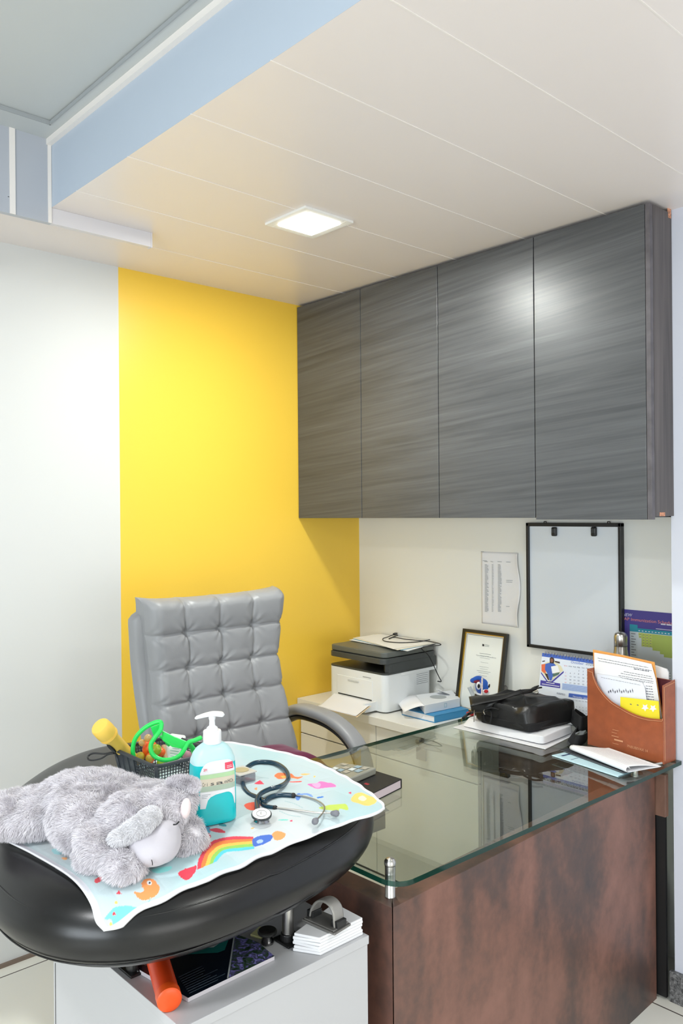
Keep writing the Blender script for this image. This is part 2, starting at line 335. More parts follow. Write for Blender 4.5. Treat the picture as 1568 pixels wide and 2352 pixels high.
# ============================================================ DESK
G1, GT = .790, .012
DK = thing('desk', (-1.6, 1.9, 0), 'rust brown office desk with raised green-edged glass top', 'desk')
po = [(-1.246, 1.288), (-1.290, 2.575), (-1.340, 2.575), (-1.298, 1.338), (-2.04, 1.338), (-2.04, 1.285)]
M().prism([(-1.246, 1.288), (-1.290, 2.570), (-1.350, 2.570), (-1.308, 1.348)], 0, cz).obj('front_panel', rust, DK, bevel=.001)
M().prism([(-1.2475, 1.2865), (-1.3095, 1.3475), (-2.04, 1.335), (-2.04, 1.276)], 0, cz-.0005).obj('side_panel', rust, DK, bevel=.001)
M().box(-1.93, -1.258, 2.575, 2.597, .60, cz).obj('cross_rail', stretch_mat('worn_brown_laminate', [(84, 62, 54), (124, 92, 78), (150, 118, 100)], (8, 8, 3), .4), DK, bevel=.001)
M().box(-1.93, -1.262, 2.580, 2.592, .01, .599).obj('underdesk_shade', mat('shade_black', (16, 16, 17), .5), DK)  # black sheet standing in for the deep shade under the desk
glass_top = clear_mat('clear_green_glass', (238, 243, 239)); glass_edge = clear_mat('green_glass_edge', (20, 88, 72), .7, .05, .45, (14, 70, 58))
gp = [(-2.072, 1.29)]+[(-1.283+.05*math.cos(math.radians(a)), 1.34+.05*math.sin(math.radians(a))) for a in range(-90, 1, 10)]+[(-1.212, 2.592), (-2.05, 2.592)]
gp = [(-2.072, 1.29)]+[(-1.283+.05*math.cos(math.radians(a)), 1.34+.05*math.sin(math.radians(a))) for a in range(-90, 1, 10)]+[(-1.212, 2.594), (-1.256, 2.594), (-1.256, 2.835), (-2.05, 2.835)]
M().prism(gp, G1-GT, G1, 0, 1).obj('glass_top', [glass_top, glass_edge], DK)
for (px_, py_, top) in ((-1.287, 1.322, .826), (-1.322, 2.497, G1-GT)):
    s_ = M().lathe([(.0125, 0), (.0125, .003), (.0118, .004), (.0118, top-cz-.018 if top > .8 else top-cz)], (px_, py_, cz), 24)
    if top > .8: s_.lathe([(.0118, top-cz-.017), (.0132, top-cz-.016), (.0132, top-cz-.008), (.009, top-cz-.002), (0, top-cz)], (px_, py_, cz), 24)
    s_.obj('standoff', steel, DK, smooth=True, angle=35)
for (px_, py_) in ((-1.99, 1.322), (-1.99, 2.60)):
    M().lathe([(.0118, 0), (.0118, G1-GT-cz)], (px_, py_, cz if py_ < 2 else cz), 20).obj('standoff', steel, DK, smooth=True, angle=35)
# ============================================================ PEDESTAL UNDER THE COUCH
PZ = .70
PD = thing('pedestal_cabinet', (-1.53, .99, 0), 'white low cabinet standing in front of the brown desk under the padded couch', 'cabinet')
M().box(-1.797, -1.255, .764, 1.218, 0, PZ-.018).obj('body', cab_white, PD)
M().box(-1.80, -1.252, .760, 1.220, PZ-.018, PZ).obj('top', cab_white, PD, bevel=.001)
M().box(-1.806, -1.797, .770, 1.215, .0, PZ-.12).obj('back_panel', cab_white, PD, bevel=.001)
M().box(-1.788, -1.7865, .7632, .7645, .0, PZ-.10).obj('slot', dark_gap, PD)

# ============================================================ PADDED COUCH
_o = smoothpath([(-1.228, .97, 0), (-1.255, 1.13, 0), (-1.32, 1.285, 0), (-1.378, 1.365, 0), (-1.45, 1.42, 0), (-1.60, 1.478, 0), (-1.845, 1.47, 0), (-2.06, 1.37, 0), (-2.22, 1.21, 0), (-2.255, 1.07, 0), (-2.205, .93, 0), (-2.11, .81, 0), (-2.0, .71, 0), (-1.85, .62, 0), (-1.70, .57, 0), (-1.54, .545, 0), (-1.405, .570, 0), (-1.313, .627, 0), (-1.255, .71, 0), (-1.232, .83, 0)], 10, closed=True)
_o = np.array([complex(p[0], p[1]) for p in _o]); _seg = np.abs(np.diff(np.append(_o, _o[0]))); _cum = np.concatenate([[0], np.cumsum(_seg)]); _oo = np.append(_o, _o[0]); _tt = np.linspace(0, _cum[-1], 181)[:-1]
_o = np.interp(_tt, _cum, _oo.real)+1j*np.interp(_tt, _cum, _oo.imag); _F = np.fft.fft(_o); _k = np.fft.fftfreq(180)*180; _F[np.abs(_k) > 6] = 0; _o = np.fft.ifft(_F); OUT = np.stack([_o.real, _o.imag], 1); NO = len(OUT)
tn = np.roll(OUT, -1, 0)-np.roll(OUT, 1, 0); tn /= np.linalg.norm(tn, axis=1)[:, None]; NRM = np.stack([tn[:, 1], -tn[:, 0]], 1)
if np.dot(NRM[0], OUT[0]-OUT.mean(0)) < 0: NRM = -NRM
CT, CB = .940, .800; CM = (CT+CB)/2; CR = (CT-CB)/2; CW = .085
def sdist(x, y):
    P = np.stack([x, y], -1); A = OUT; B = np.roll(OUT, -1, 0); best = np.full(x.shape, 1e9); inside = np.zeros(x.shape, bool)
    for a, b in zip(A, B):
        ab = b-a; t = np.clip(((P-a)@ab)/(ab@ab), 0, 1); d = np.linalg.norm(P-(a+t[..., None]*ab), axis=-1); best = np.minimum(best, d)
        c = ((a[1] > y) != (b[1] > y)); xi = (b[0]-a[0])*(y-a[1])/((b[1]-a[1])+1e-12)+a[0]; inside ^= c & (x < xi)
    return np.where(inside, best, -best)
CO = thing('exam_couch', (-1.69, .98, PZ), 'round ended black padded baby examination couch on short steel posts', 'couch')
m = M(); prof = []
for i in range(17):
    a = PI/2-PI*i/16; ins = CW*(1-abs(math.cos(a))**1.0); prof.append((ins, CM+CR*math.sin(a)))
cen = OUT.mean(0); rings = []
for ins, z in [(.42, CT+.004), (.30, CT+.004), (.18, CT+.003), (.12, CT+.001)]+prof+[(.2, CB)]:
    rings.append([(p[0]-n[0]*ins, p[1]-n[1]*ins, z) if ins <= .2 else ((p[0]-cen[0])*(1-ins/.49)+cen[0], (p[1]-cen[1])*(1-ins/.49)+cen[1], z) for p, n in zip(OUT, NRM)])
vs = [v for r_ in rings for v in r_]; fs = [(i*NO+j, i*NO+(j+1) % NO, (i+1)*NO+(j+1) % NO, (i+1)*NO+j) for i in range(len(rings)-1) for j in range(NO)]
fs += [tuple(range(NO)), tuple((len(rings)-1)*NO+j for j in range(NO))]
m.add(vs, fs).obj('cushion', leather_black, CO, smooth=True)
for zz, ins in ((CM+.040, None), (CM-.036, None)):
    s_ = abs(zz-CM)/CR; ins = CW*(1-math.sqrt(1-s_*s_))-.0005
    pth = [(p[0]-n[0]*ins, p[1]-n[1]*ins, zz+.004*math.sin(i*.11)) for i, (p, n) in enumerate(zip(OUT, NRM))]
    M().tube(pth, .0016, 6, closed=True).obj('seam_piping', leather_black, CO, smooth=True)
for (px_, py_) in ((-1.477, .790), (-1.352, 1.080), (-1.74, .86)):
    q = M().lathe([(.0125, .004), (.0125, CB-PZ+.004)], (px_, py_, PZ), 22).obj('post', steel, CO, smooth=True, angle=35)
    g = M().box(px_-.026, px_+.026, py_-.020, py_+.020, PZ, PZ+.005).lathe([(.016, 0), (.016, .014), (.0126, .015)], (px_, py_, PZ+.004), 20)
    for sx_ in (-.019, .019): g.lathe([(.004, 0), (.0035, .003), (0, .004)], (px_+sx_, py_, PZ+.005), 10)
    g.obj('flange', mat('dark_steel', (70, 70, 70), .35, metal=.9), q, bevel=.001)

# ============================================================ PLAY MAT (quilted, printed)
NU, NV = 430, 430
uu, vv = np.meshgrid(np.linspace(0, 1, NU), np.linspace(0, 1, NV), indexing='ij')   # u: near->far, v: right->left
def crv(pts, t): 
    P = np.array(smoothpath(pts, 12)); d = np.concatenate([[0], np.cumsum(np.linalg.norm(np.diff(P, axis=0), axis=1))]); d /= d[-1]; return np.stack([np.interp(t, d, P[:, k]) for k in range(3)], -1)
eR = [(-1.300, .640, .893), (-1.286, .668, .896), (-1.277, .703, .905), (-1.268, .766, .924), (-1.266, .82, .931), (-1.266, .887, .927), (-1.275, .999, .936), (-1.270, 1.13, .943), (-1.268, 1.206, .943), (-1.268, 1.27, .941), (-1.280, 1.300, .940)]
eN = [(-1.300, .640, .893), (-1.320, .634, .905), (-1.35, .637, .925), (-1.45, .638, .942), (-1.57, .628, .945), (-1.701, .614, .945), (-1.80, .63, .945), (-1.87, .69, .945)]
eF = [(-1.280, 1.300, .940), (-1.32, 1.322, .945), (-1.473, 1.369, .948), (-1.67, 1.398, .948), (-1.824, 1.375, .948), (-1.93, 1.345, .948), (-1.965, 1.31, .947)]
eL = [(-1.87, .69, .945), (-1.91, .82, .946), (-1.94, 1.05, .947), (-1.965, 1.31, .947)]
tu, tv = np.linspace(0, 1, NU), np.linspace(0, 1, NV); cR, cN_, cF, cL = crv(eR, tu), crv(eN, tv), crv(eF, tv), crv(eL, tu)
U3, V3 = uu[..., None], vv[..., None]
CP = (1-V3)*cR[:, None]+V3*cL[:, None]+(1-U3)*cN_[None]+U3*cF[None]-((1-U3)*(1-V3)*cR[0]+U3*(1-V3)*cR[-1]+U3*V3*cF[-1]+(1-U3)*V3*cN_[-1])
MX, MY, MZ0 = CP[..., 0].copy(), CP[..., 1].copy(), CP[..., 2]
MX += .0018*np.sin(16*uu*PI)*np.exp(-vv/.05); MY += .0018*np.sin(22*vv*PI)*np.exp(-(1-uu)/.05)
S = sdist(MX, MY); CTm = CT+.0045
q = np.clip(1-np.clip(S, .002, None)/CW, 0, .9999); surf = np.where(S > CW, CTm, CM+CR*np.sqrt(1-q*q)+.004)
MZ = np.where(S > -.002, np.maximum(MZ0, surf), MZ0)
quilt = .0016*np.abs(np.sin(MX*PI/.075))**.5*np.abs(np.sin(MY*PI/.075))**.5+  .0010*(np.sin(MX*31+2*np.sin(MY*17))*np.sin(MY*23+1)+1)
edge = np.minimum(np.minimum(uu, 1-uu)*.68, np.minimum(vv, 1-vv)*.78)
border = np.exp(-(edge/.007)**2)
MZ = MZ + quilt*np.clip(edge/.02, 0, 1)+.003*border+.0015
col = np.empty((NU, NV, 3)); base = np.array([194, 211, 215.]); col[:] = base
tint = (np.sin(MX*14+np.cos(MY*9)*2)+np.sin(MY*17+MX*5))*.5
_a = np.clip((tint-.2)/.5, 0, 1)[..., None]; col = col*(1-_a*.6)+np.array([170, 206, 210.])*_a*.6; _a = np.clip((-tint-.3)/.4, 0, 1)[..., None]; col = col*(1-_a)+np.array([209, 215, 217.])*_a
_V = np.stack([MX, MY, MZ], -1)-EYE; _dz = _V@_f; SX = CX+FPX*(_V@_R)/_dz; SY = CY-FPX*(_V@_U)/_dz      # where each mat point sits in the photograph
def inpoly(pts, wob=0.0):
    P = np.array(pts); ins = np.zeros(MX.shape, bool); X = SX+wob*np.sin(MY*190); Y = SY+wob*np.sin(MX*170)
    for a, b in zip(P, np.roll(P, -1, 0)):
        c = ((a[1] > Y) != (b[1] > Y)); xi = (b[0]-a[0])*(Y-a[1])/((b[1]-a[1])+1e-12)+a[0]; ins ^= c & (X < xi)
    return ins
def mp(px, py, z=0): return (px, py)
def paint(pxs, c, z=0, wob=.5, sm=True):
    P = list(pxs)
    if sm: P = [p[:2] for p in smoothpath([(*p, 0) for p in P], 5, closed=True)]
    mk = inpoly(P, wob); col[mk] = c
def band(outer, inner, cols):
    O_ = np.array([p[:2] for p in smoothpath([(*p, 0) for p in outer], 10)]); I_ = np.array([p[:2] for p in smoothpath([(*p, 0) for p in inner], 10)]); k = len(cols)
    for i, c in enumerate(cols):
        a = O_*(1-i/k)+I_*(i/k); b = O_*(1-(i+1)/k)+I_*((i+1)/k); mk = inpoly(list(a)+list(b[::-1]), .5); col[mk] = c
RED, ORG_, YEL, GRN, CYN, BLU, PNK = (226, 62, 82), (247, 130, 60), (250, 196, 82), (150, 205, 90), (90, 205, 220), (70, 110, 200), (246, 120, 190)
band([(452, 1998), (457, 1972), (470, 1948), (492, 1930), (530, 1922), (581, 1921)], [(498, 1978), (505, 1968), (515, 1960), (528, 1956), (552, 1954), (584, 1949)], [RED, ORG_, YEL, GRN, CYN])
paint([(409, 2004), (440, 1990), (452, 1990), (440, 2015), (424, 2022)], RED)
paint([(580, 1928), (596, 1920), (624, 1918), (622, 1930), (606, 1938), (584, 1944)], BLU)
paint([(590, 1931), (600, 1928), (603, 1934), (592, 1937)], (170, 196, 235))
paint([(624, 1917), (636, 1909), (655, 1914), (652, 1924), (634, 1930)], (250, 160, 96))
paint([(308, 2048), (322, 2050), (330, 2045), (324, 2030), (335, 2019), (352, 2020), (360, 2028), (367, 2040), (360, 2056), (340, 2067), (322, 2066)], (250, 156, 92), .925)
paint([(339, 2024), (348, 2024), (348, 2031), (339, 2031)], (245, 245, 245), .925); paint([(342, 2026), (346, 2026), (346, 2030), (342, 2030)], (40, 40, 60), .925)
paint([(240, 2110), (262, 2085), (290, 2080), (330, 2085), (345, 2060), (335, 2092), (300, 2115), (262, 2132), (256, 2112)], (122, 222, 218), .91)
for (a, b) in ((274, 2023), (272, 2050), (262, 2098)): paint([(a, b-5), (a+7, b+4), (a-6, b+4)], (222, 66, 84), .93, sm=False)
for (a, b) in ((277, 2035), (267, 2073), (254, 2122)): paint([(a-4, b), (a, b-4), (a+4, b), (a, b+4)], (250, 200, 110), .925)
paint([(218, 2020), (236, 2012), (232, 2024), (220, 2028)], (230, 80, 90)); paint([(140, 1970), (155, 1970), (150, 1976)], (250, 180, 120)); paint([(186, 1996), (204, 1996), (192, 2003)], (60, 170, 170))
paint([(120, 1950), (150, 1946), (148, 1960), (126, 1962)], (170, 222, 226)); paint([(350, 1996), (392, 1990), (388, 2000), (360, 2006)], (140, 222, 218))
paint([(583, 1801), (596, 1792), (607, 1801)], (232, 62, 90), sm=False); paint([(560, 1851), (572, 1844), (594, 1844), (594, 1860), (574, 1861)], (246, 98, 72))
paint([(584, 1812), (589, 1809), (590, 1815)], (250, 160, 100))
paint([(630, 1781), (640, 1775), (664, 1776), (680, 1784), (695, 1784), (684, 1789), (664, 1787), (640, 1789)], (252, 128, 72)); paint([(642, 1783), (662, 1781), (672, 1786), (650, 1787)], (252, 190, 90), sm=False)
paint([(664, 1795), (680, 1794), (692, 1794), (690, 1797), (672, 1797)], (248, 96, 84))
paint([(690, 1778), (700, 1776), (712, 1778), (700, 1781)], (252, 196, 120))
paint([(706, 1800), (724, 1799), (736, 1794), (752, 1798), (764, 1799), (772, 1807), (750, 1809), (728, 1811), (712, 1806)], PNK)
paint([(716, 1802), (732, 1798), (736, 1806), (726, 1809)], (252, 170, 214))
paint([(680, 1824), (690, 1822), (688, 1836), (680, 1836)], (90, 140, 220)); paint([(686, 1824), (704, 1822), (718, 1828), (716, 1830), (702, 1826), (688, 1828)], (120, 160, 226)); paint([(728, 1831), (740, 1829), (742, 1832), (730, 1834)], (60, 130, 220))
paint([(732, 1856), (752, 1850), (784, 1846), (796, 1848), (798, 1860), (780, 1858), (776, 1864), (752, 1860)], (196, 218, 90))
paint([(806, 1838), (814, 1824), (828, 1820), (842, 1826), (860, 1832), (864, 1842), (846, 1850), (824, 1846)], (252, 208, 110)); paint([(822, 1834), (832, 1828), (842, 1834), (834, 1840)], (252, 236, 200))
paint([(800, 1821), (806, 1819), (806, 1823)], (230, 60, 100)); paint([(664, 1885), (670, 1883), (670, 1887)], (230, 60, 100)); paint([(640, 1883), (660, 1882), (660, 1884), (642, 1885)], (120, 214, 200))
paint([(455, 1905), (480, 1898), (482, 1912), (466, 1918)], (96, 160, 190)); paint([(480, 1905), (500, 1902), (518, 1912), (496, 1912)], (222, 66, 84)); paint([(460, 1914), (478, 1914), (484, 1924), (464, 1922)], (210, 50, 70))
paint([(500, 1888), (516, 1892), (520, 1898), (504, 1896)], (70, 150, 160))
paint([(576, 1902), (584, 1901), (580, 1905)], (252, 190, 110)); paint([(720, 1782), (724, 1782), (722, 1786)], (252, 210, 120))
# seams of thin grey line drawings
for a, b in (([(585, 1793), (600, 1786), (618, 1788)], 0), ([(654, 1840), (676, 1846), (696, 1856)], 0), ([(640, 1862), (664, 1872), (690, 1876)], 0)):
    ctr = np.array([c[:2] for c in smoothpath([(*mp(*p), 0) for p in a], 6)]); n = np.array([-.5, .8]); mk = inpoly(list(ctr+n)+list((ctr-n)[::-1])); col[mk] = (176, 200, 204)
col[edge < .010] = (222, 222, 229)
me = bpy.data.meshes.new('cover')
top = np.stack([MX, MY, MZ], -1).reshape(-1, 3); Zb = np.minimum(MZ-.0035, MZ-.0062*np.clip(edge/.01, .3, 1)); bot = np.stack([MX, MY, Zb], -1).reshape(-1, 3)
PM = thing('play_mat', (-1.63, .99, CT), 'quilted pale blue baby mat printed with animals and a rainbow on the black couch', 'mat')
idx = np.arange(NU*NV).reshape(NU, NV); f1 = np.stack([idx[:-1, :-1], idx[1:, :-1], idx[1:, 1:], idx[:-1, 1:]], -1).reshape(-1, 4); n_ = NU*NV; f2 = f1[:, ::-1]+n_
rim = list(idx[0, :])+list(idx[1:, -1])+list(idx[-1, -2::-1])+list(idx[-2:0:-1, 0]); f3 = [(rim[i], rim[(i+1) % len(rim)], rim[(i+1) % len(rim)]+n_, rim[i]+n_) for i in range(len(rim))]
me.from_pydata((np.vstack([top, bot])-np.array(ORG['play_mat'])).tolist(), [], f1.tolist()+f2.tolist()+f3); me.polygons.foreach_set('use_smooth', [True]*len(me.polygons))
ca = me.color_attributes.new('print', 'FLOAT_COLOR', 'POINT'); cl = (col/255.0).reshape(-1, 3); cl = np.where(cl <= .04045, cl/12.92, ((cl+.055)/1.055)**2.4)
full = np.ones((2*n_, 4)); full[:n_, :3] = cl; full[n_:, :3] = .80; ca.data.foreach_set('color', full.ravel())
mm = mat('printed_quilt', (220, 236, 238), .85, bump=.12, bscale=500, sheen=.1); nt = mm.node_tree; at_ = nt.nodes.new('ShaderNodeAttribute'); at_.attribute_name = 'print'; nt.links.new(at_.outputs['Color'], nt.nodes['Principled BSDF'].inputs['Base Color'])
me.materials.append(mm); me.update(); o = bpy.data.objects.new('cover', me); C.objects.link(o); o.parent = PM
lb = [at(x_, y_, 'z', z_) for x_, y_, z_ in ((192, 2086, .917), (212, 2124, .897), (224, 2114, .897), (206, 2074, .917))]
M().slab(lb, (0.3, -.9, .2), .0012).obj('care_label', mat('white_cotton', (232, 234, 240), .8), PM)

# ============================================================ OFFICE CHAIR
grey_leather = mat('grey_leather', (146, 147, 149), .42, bump=.08, bscale=260, spec=.5)
CH = thing('office_chair', (-2.2, 1.62, 0), 'high backed grey tufted leather office chair behind the desk', 'chair')
ZT, ZB_, YL, YRR = 1.315, .62, 1.352, 1.900
rows = [0.0, .165, .345, .51, .665, .835, 1.0]   # from bottom (0) to top (1)
def leanx(t):   # x of back plane by height fraction
    return -2.235-.17*t+.045*math.sin(PI*min(1, t*1.02))*-1+.075*max(0, t-.72)
def cell(t, s):
    for i in range(len(rows)-1):
        if t <= rows[i+1]+1e-9: break
    a = (t-rows[i])/(rows[i+1]-rows[i]); sw = s+.012*math.sin(a*PI)*(1 if i % 2 else -1); q = min(max(sw, 0), .9999)*4; j = int(q); b = q-j
    return i, j, a, b
def chairpt(s, t):
    wid = 1+.02*math.cos(t*PI*2)+.07*max(0, t-.80)*2.2-.03*math.exp(-((t-.66)/.12)**2)
    y = (YL+YRR)/2+(s-.5)*(YRR-YL)*wid; z = ZB_+(ZT-ZB_)*t+.012*abs(2*s-1)**3*max(0, t-.85)*6
    i, j, a, b = cell(t, s)
    ea = (4*a*(1-a))**.30; eb = (4*b*(1-b))**.34 if 0 < b < 1 else 0
    if j == 0 and b < .5: eb = max(eb, .72)
    if j == 3 and b > .5: eb = max(eb, .72)
    if i == 5 and a > .5: ea = max(ea, .75)
    vline = 1-.35*math.exp(-(min(b, 1-b)/.018)**2)*(1 if (b < .5 and j > 0) or (b >= .5 and j < 3) else 0)
    h = .026*(.35+.65*ea)*(.45+.55*eb)*vline if i < 6 else 0
    # pull folds radiating from the buttons
    db = min(b, 1-b); da = min(a, 1-a); rr = math.hypot(db*.13, da*.11)
    if 0 < s < 1: h -= .014*math.exp(-(rr/.014)**2)
    th = math.atan2(da*.11, db*.13+1e-6); h += .0022*math.sin(th*9+i*2+j)*math.exp(-(rr/.04)**2)*min(1, rr/.008)
    h += .0016*noise.noise((y*22+i*3, z*9, i*1.7))+.003*noise.noise((y*5, z*7, 3.1))
    ee = min(s, 1-s)*(YRR-YL); er = .045
    fall = .055*(1-math.sqrt(max(0, 1-(1-min(1, ee/er))**2)))
    et = (1-t)*(ZT-ZB_); fall2 = .05*(1-math.sqrt(max(0, 1-(1-min(1, et/.035))**2)))
    eb2 = t*(ZT-ZB_); fall3 = .05*(1-math.sqrt(max(0, 1-(1-min(1, eb2/.04))**2)))
    x = leanx(t)+h-.02-fall-fall2-fall3+.018*abs(2*s-1)**4
    return (x, y, z)
ns, ntt = 150, 190; m = M().grid(chairpt, ns, ntt)
# close the cushion behind
bk = []
def backpt(s, t):
    p = chairpt(s, t); return (leanx(t)-.095, (p[1]-1.626)*.985+1.626, p[2]-.004)
m.grid(backpt, 30, 40, 0)
fr = [(i/(ns-1), 0) for i in range(ns)]+[(1, j/(ntt-1)) for j in range(ntt)]+[(i/(ns-1), 1) for i in range(ns-1, -1, -1)]+[(0, j/(ntt-1)) for j in range(ntt-1, -1, -1)]
m.add([chairpt(*p) for p in fr]+[backpt(*p) for p in fr], [(i, i+1, len(fr)+i+1, len(fr)+i) for i in range(len(fr)-1)])
m.obj('backrest', grey_leather, CH, smooth=True)
# outer shell behind the cushion
def shell(a, t):
    th = a*2*PI; w_ = .285+.01*math.cos(t*PI*2)+.012*t; cy_ = 1.626; sy_ = math.copysign(abs(math.sin(th))**.35, math.sin(th)); sx_ = math.copysign(abs(math.cos(th))**.6, math.cos(th))
    tp = 1-.25*max(0, (t-.93)/.07)**2; return (leanx(t*.98)-.098+.045*sx_*tp+.008*math.sin(t*9)*max(0, -sy_), cy_+w_*sy_*tp, ZB_-.01+(ZT-ZB_-.012)*t)
m = M().grid(shell, 60, 50, closeu=True); m.add([shell(i/60, 1) for i in range(60)], [tuple(range(60))]); m.add([shell(i/60, 0) for i in range(60)], [tuple(range(60))])
m.obj('back_shell', grey_leather, CH, smooth=True, angle=60)
for sgn, yy in ((1, 1.985), (-1, 1.285)):
    pth = smoothpath([(-2.42, yy, .83), (-2.34, yy, .862), (-2.25, yy, .866), (-2.16, yy, .856), (-2.08, yy, .826), (-2.025, yy, .775), (-2.005, yy, .70), (-2.03, yy, .62), (-2.10, yy, .57)], 8); pth = [np.array([p[0]*1.0285, yy, 1.6-(1.6-p[2])*1.0285-(0 if sgn > 0 else .10)]) for p in pth]
    m = M()
    def armpt(a, t):
        i = t*(len(pth)-1); k_ = min(int(i), len(pth)-2); fr_ = i-k_; p = pth[k_]*(1-fr_)+pth[k_+1]*fr_; tg = pth[k_+1]-pth[k_]; tg /= np.linalg.norm(tg); nn = np.array([-tg[2], 0, tg[0]]); nn = nn if nn[2] > 0 or t > .5 else -nn
        th = a*2*PI; return p+nn*(.016+.020*math.copysign(abs(math.sin(th))**.8, math.sin(th)))+np.array([0, 1, 0])*.034*math.copysign(abs(math.cos(th))**.6, math.cos(th))
    nn0 = None
    m.grid(armpt, 22, 60, closeu=True); m.obj('armrest', grey_leather, CH, smooth=True)
    def armin(a, t):
        i = t*(len(pth)-1); k_ = min(int(i), len(pth)-2); fr_ = i-k_; p = pth[k_]*(1-fr_)+pth[k_+1]*fr_; tg = pth[k_+1]-pth[k_]; tg /= np.linalg.norm(tg); nn = np.array([-tg[2], 0, tg[0]]); nn = nn if nn[2] > 0 or t > .5 else -nn
        th = a*2*PI; return p+nn*(-.012+.011*math.sin(th))+np.array([0, 1, 0])*.022*math.cos(th)
    M().grid(armin, 14, 60, closeu=True).obj('arm_frame', black_plastic, CH, smooth=True)
m = M()
def seatpt(a, b):
    X, Y = 2*a-1, 2*b-1; r_ = max(abs(X), abs(Y)); return (-2.05+.235*X, 1.61+.255*Y, .675+.05*(1-r_**6)-.02*(Y*Y))
m.grid(seatpt, 30, 30).box(-2.275, -1.825, 1.365, 1.855, .60, .672); m.obj('seat', grey_leather, CH, smooth=True, angle=50)
m = M()
def padpt(a, b):
    X, Y = 2*a-1, 2*b-1; r_ = max(abs(X), abs(Y)); return (-2.18+.10*X, 1.66+.19*Y, 0.730+.075*(1-r_**4)+.012*math.exp(-((X+.4)**2+(Y-.1)**2)*5)+.003*noise.noise((X*3, Y*3, 0)))
m.grid(padpt, 40, 40)
m.add([(-2.28, 1.47, .724), (-2.08, 1.47, .724), (-2.08, 1.85, .724), (-2.28, 1.85, .724)], [(0, 1, 2, 3)])
m.obj('seat_pad', mat('maroon_cloth', (104, 22, 62), .9, sheen=.3), CH, smooth=True, angle=50)
M().lathe([(.03, .12), (.03, .40), (.022, .40), (.022, .60)], (-2.1, 1.61, 0), 20).obj('gas_lift', black_plastic, CH, smooth=True, angle=40)
for k in range(5):
    a = math.radians(72*k+10); dx, dy = math.cos(a), math.sin(a)
    lg = M().tube([(-2.1, 1.61, .13), (-2.1+.30*dx, 1.61+.30*dy, .085)], [.028, .018], 10).obj('leg', black_plastic, CH, smooth=True, angle=40)
    M().lathe([(.026, -.02), (.03, -.012), (.03, .012), (.026, .02)], (-2.1+.31*dx, 1.61+.31*dy, .031), 18, axis=(-dy, dx, 0)).obj('caster', black_plastic, lg, smooth=True, angle=40)
# ============================================================ PRINTER
PR_X0, PR_X1, PR_Y0, PR_Y1 = -2.815, -2.455, 2.500, 2.832
pw = mat('printer_white', (228, 232, 234), .4); pg = mat('printer_grey', (62, 66, 66), .42, bump=.1, bscale=900); pd = mat('printer_dark_cavity', (14, 14, 15), .6)
PR = thing('printer', ((PR_X0+PR_X1)/2, 2.66, cz), 'white and charcoal laser printer with scanner lid on the cream cabinet', 'printer')
bp = rrect(PR_X0, PR_X1, PR_Y0, PR_Y1-.03, .028, 8)
m = M().prism(bp, cz+.006, cz+.165, 0); m.box(PR_X1-.03, PR_X1+.001, 2.60, PR_Y1, cz+.150, cz+.166, 0)
m.obj('body', pw, PR, bevel=.002)
# recessed front: manual slot panel, tray bay
M().box(PR_X0+.055, PR_X1-.075, PR_Y0-.0015, PR_Y0+.004, cz+.045, cz+.132).obj('front_flap', pw, PR, bevel=.002)
M().box(PR_X0+.065, PR_X1-.08, PR_Y0-.0022, PR_Y0, cz+.045, cz+.050).obj('slot', dark_gap, PR)
M().box(PR_X0+.13, PR_X1-.16, PR_Y0-.004, PR_Y0, cz+.112, cz+.120).obj('flap_grip', mat('printer_shade', (196, 200, 202), .4), PR, bevel=.0015)
t0 = (PR_X1-.135, PR_Y0-.001, cz+.142); M().box(t0[0], t0[0]+.05, PR_Y0-.0008, PR_Y0, t0[2], t0[2]+.003).obj('lettering', mat('grey_print', (150, 152, 154), .6), PR)
m = M()
for i in range(8): m.box(PR_X1-.0004, PR_X1+.0006, 2.70, 2.775, cz+.10+i*.0085, cz+.102+i*.0085)
m.obj('vent_slots', mat('vent_grey', (150, 154, 158), .6), PR)
bp2 = rrect(PR_X0, PR_X1+.002, PR_Y0, PR_Y1, .028, 8)
M().prism(bp2, cz+.165, cz+.172).obj('top_tray', pg, PR, bevel=.001)
nk = [(PR_X1+.002, PR_Y0+.03), (PR_X1+.002, PR_Y1), (PR_X0+.02, PR_Y1), (PR_X0+.02, PR_Y1-.10), (PR_X1-.05, PR_Y1-.10), (PR_X1-.05, PR_Y0+.045), (PR_X1-.02, PR_Y0+.02)]
M().prism(nk, cz+.172, cz+.213).obj('neck', pg, PR, bevel=.002)
M().box(PR_X0+.02, PR_X1-.052, PR_Y1-.12, PR_Y1-.099, cz+.172, cz+.212).obj('output_cavity', pd, PR)
bp3 = rrect(PR_X0+.012, PR_X1+.006, PR_Y0-.012, PR_Y1, .03, 8)
M().prism(bp3, cz+.212, cz+.236).obj('scanner', pg, PR, bevel=.003)
M().prism(rrect(PR_X0+.006, PR_X1+.002, PR_Y0-.002, PR_Y1, .03, 8), cz+.238, cz+.262).obj('lid', mat('lid_grey', (92, 96, 92), .35), PR, bevel=.004)
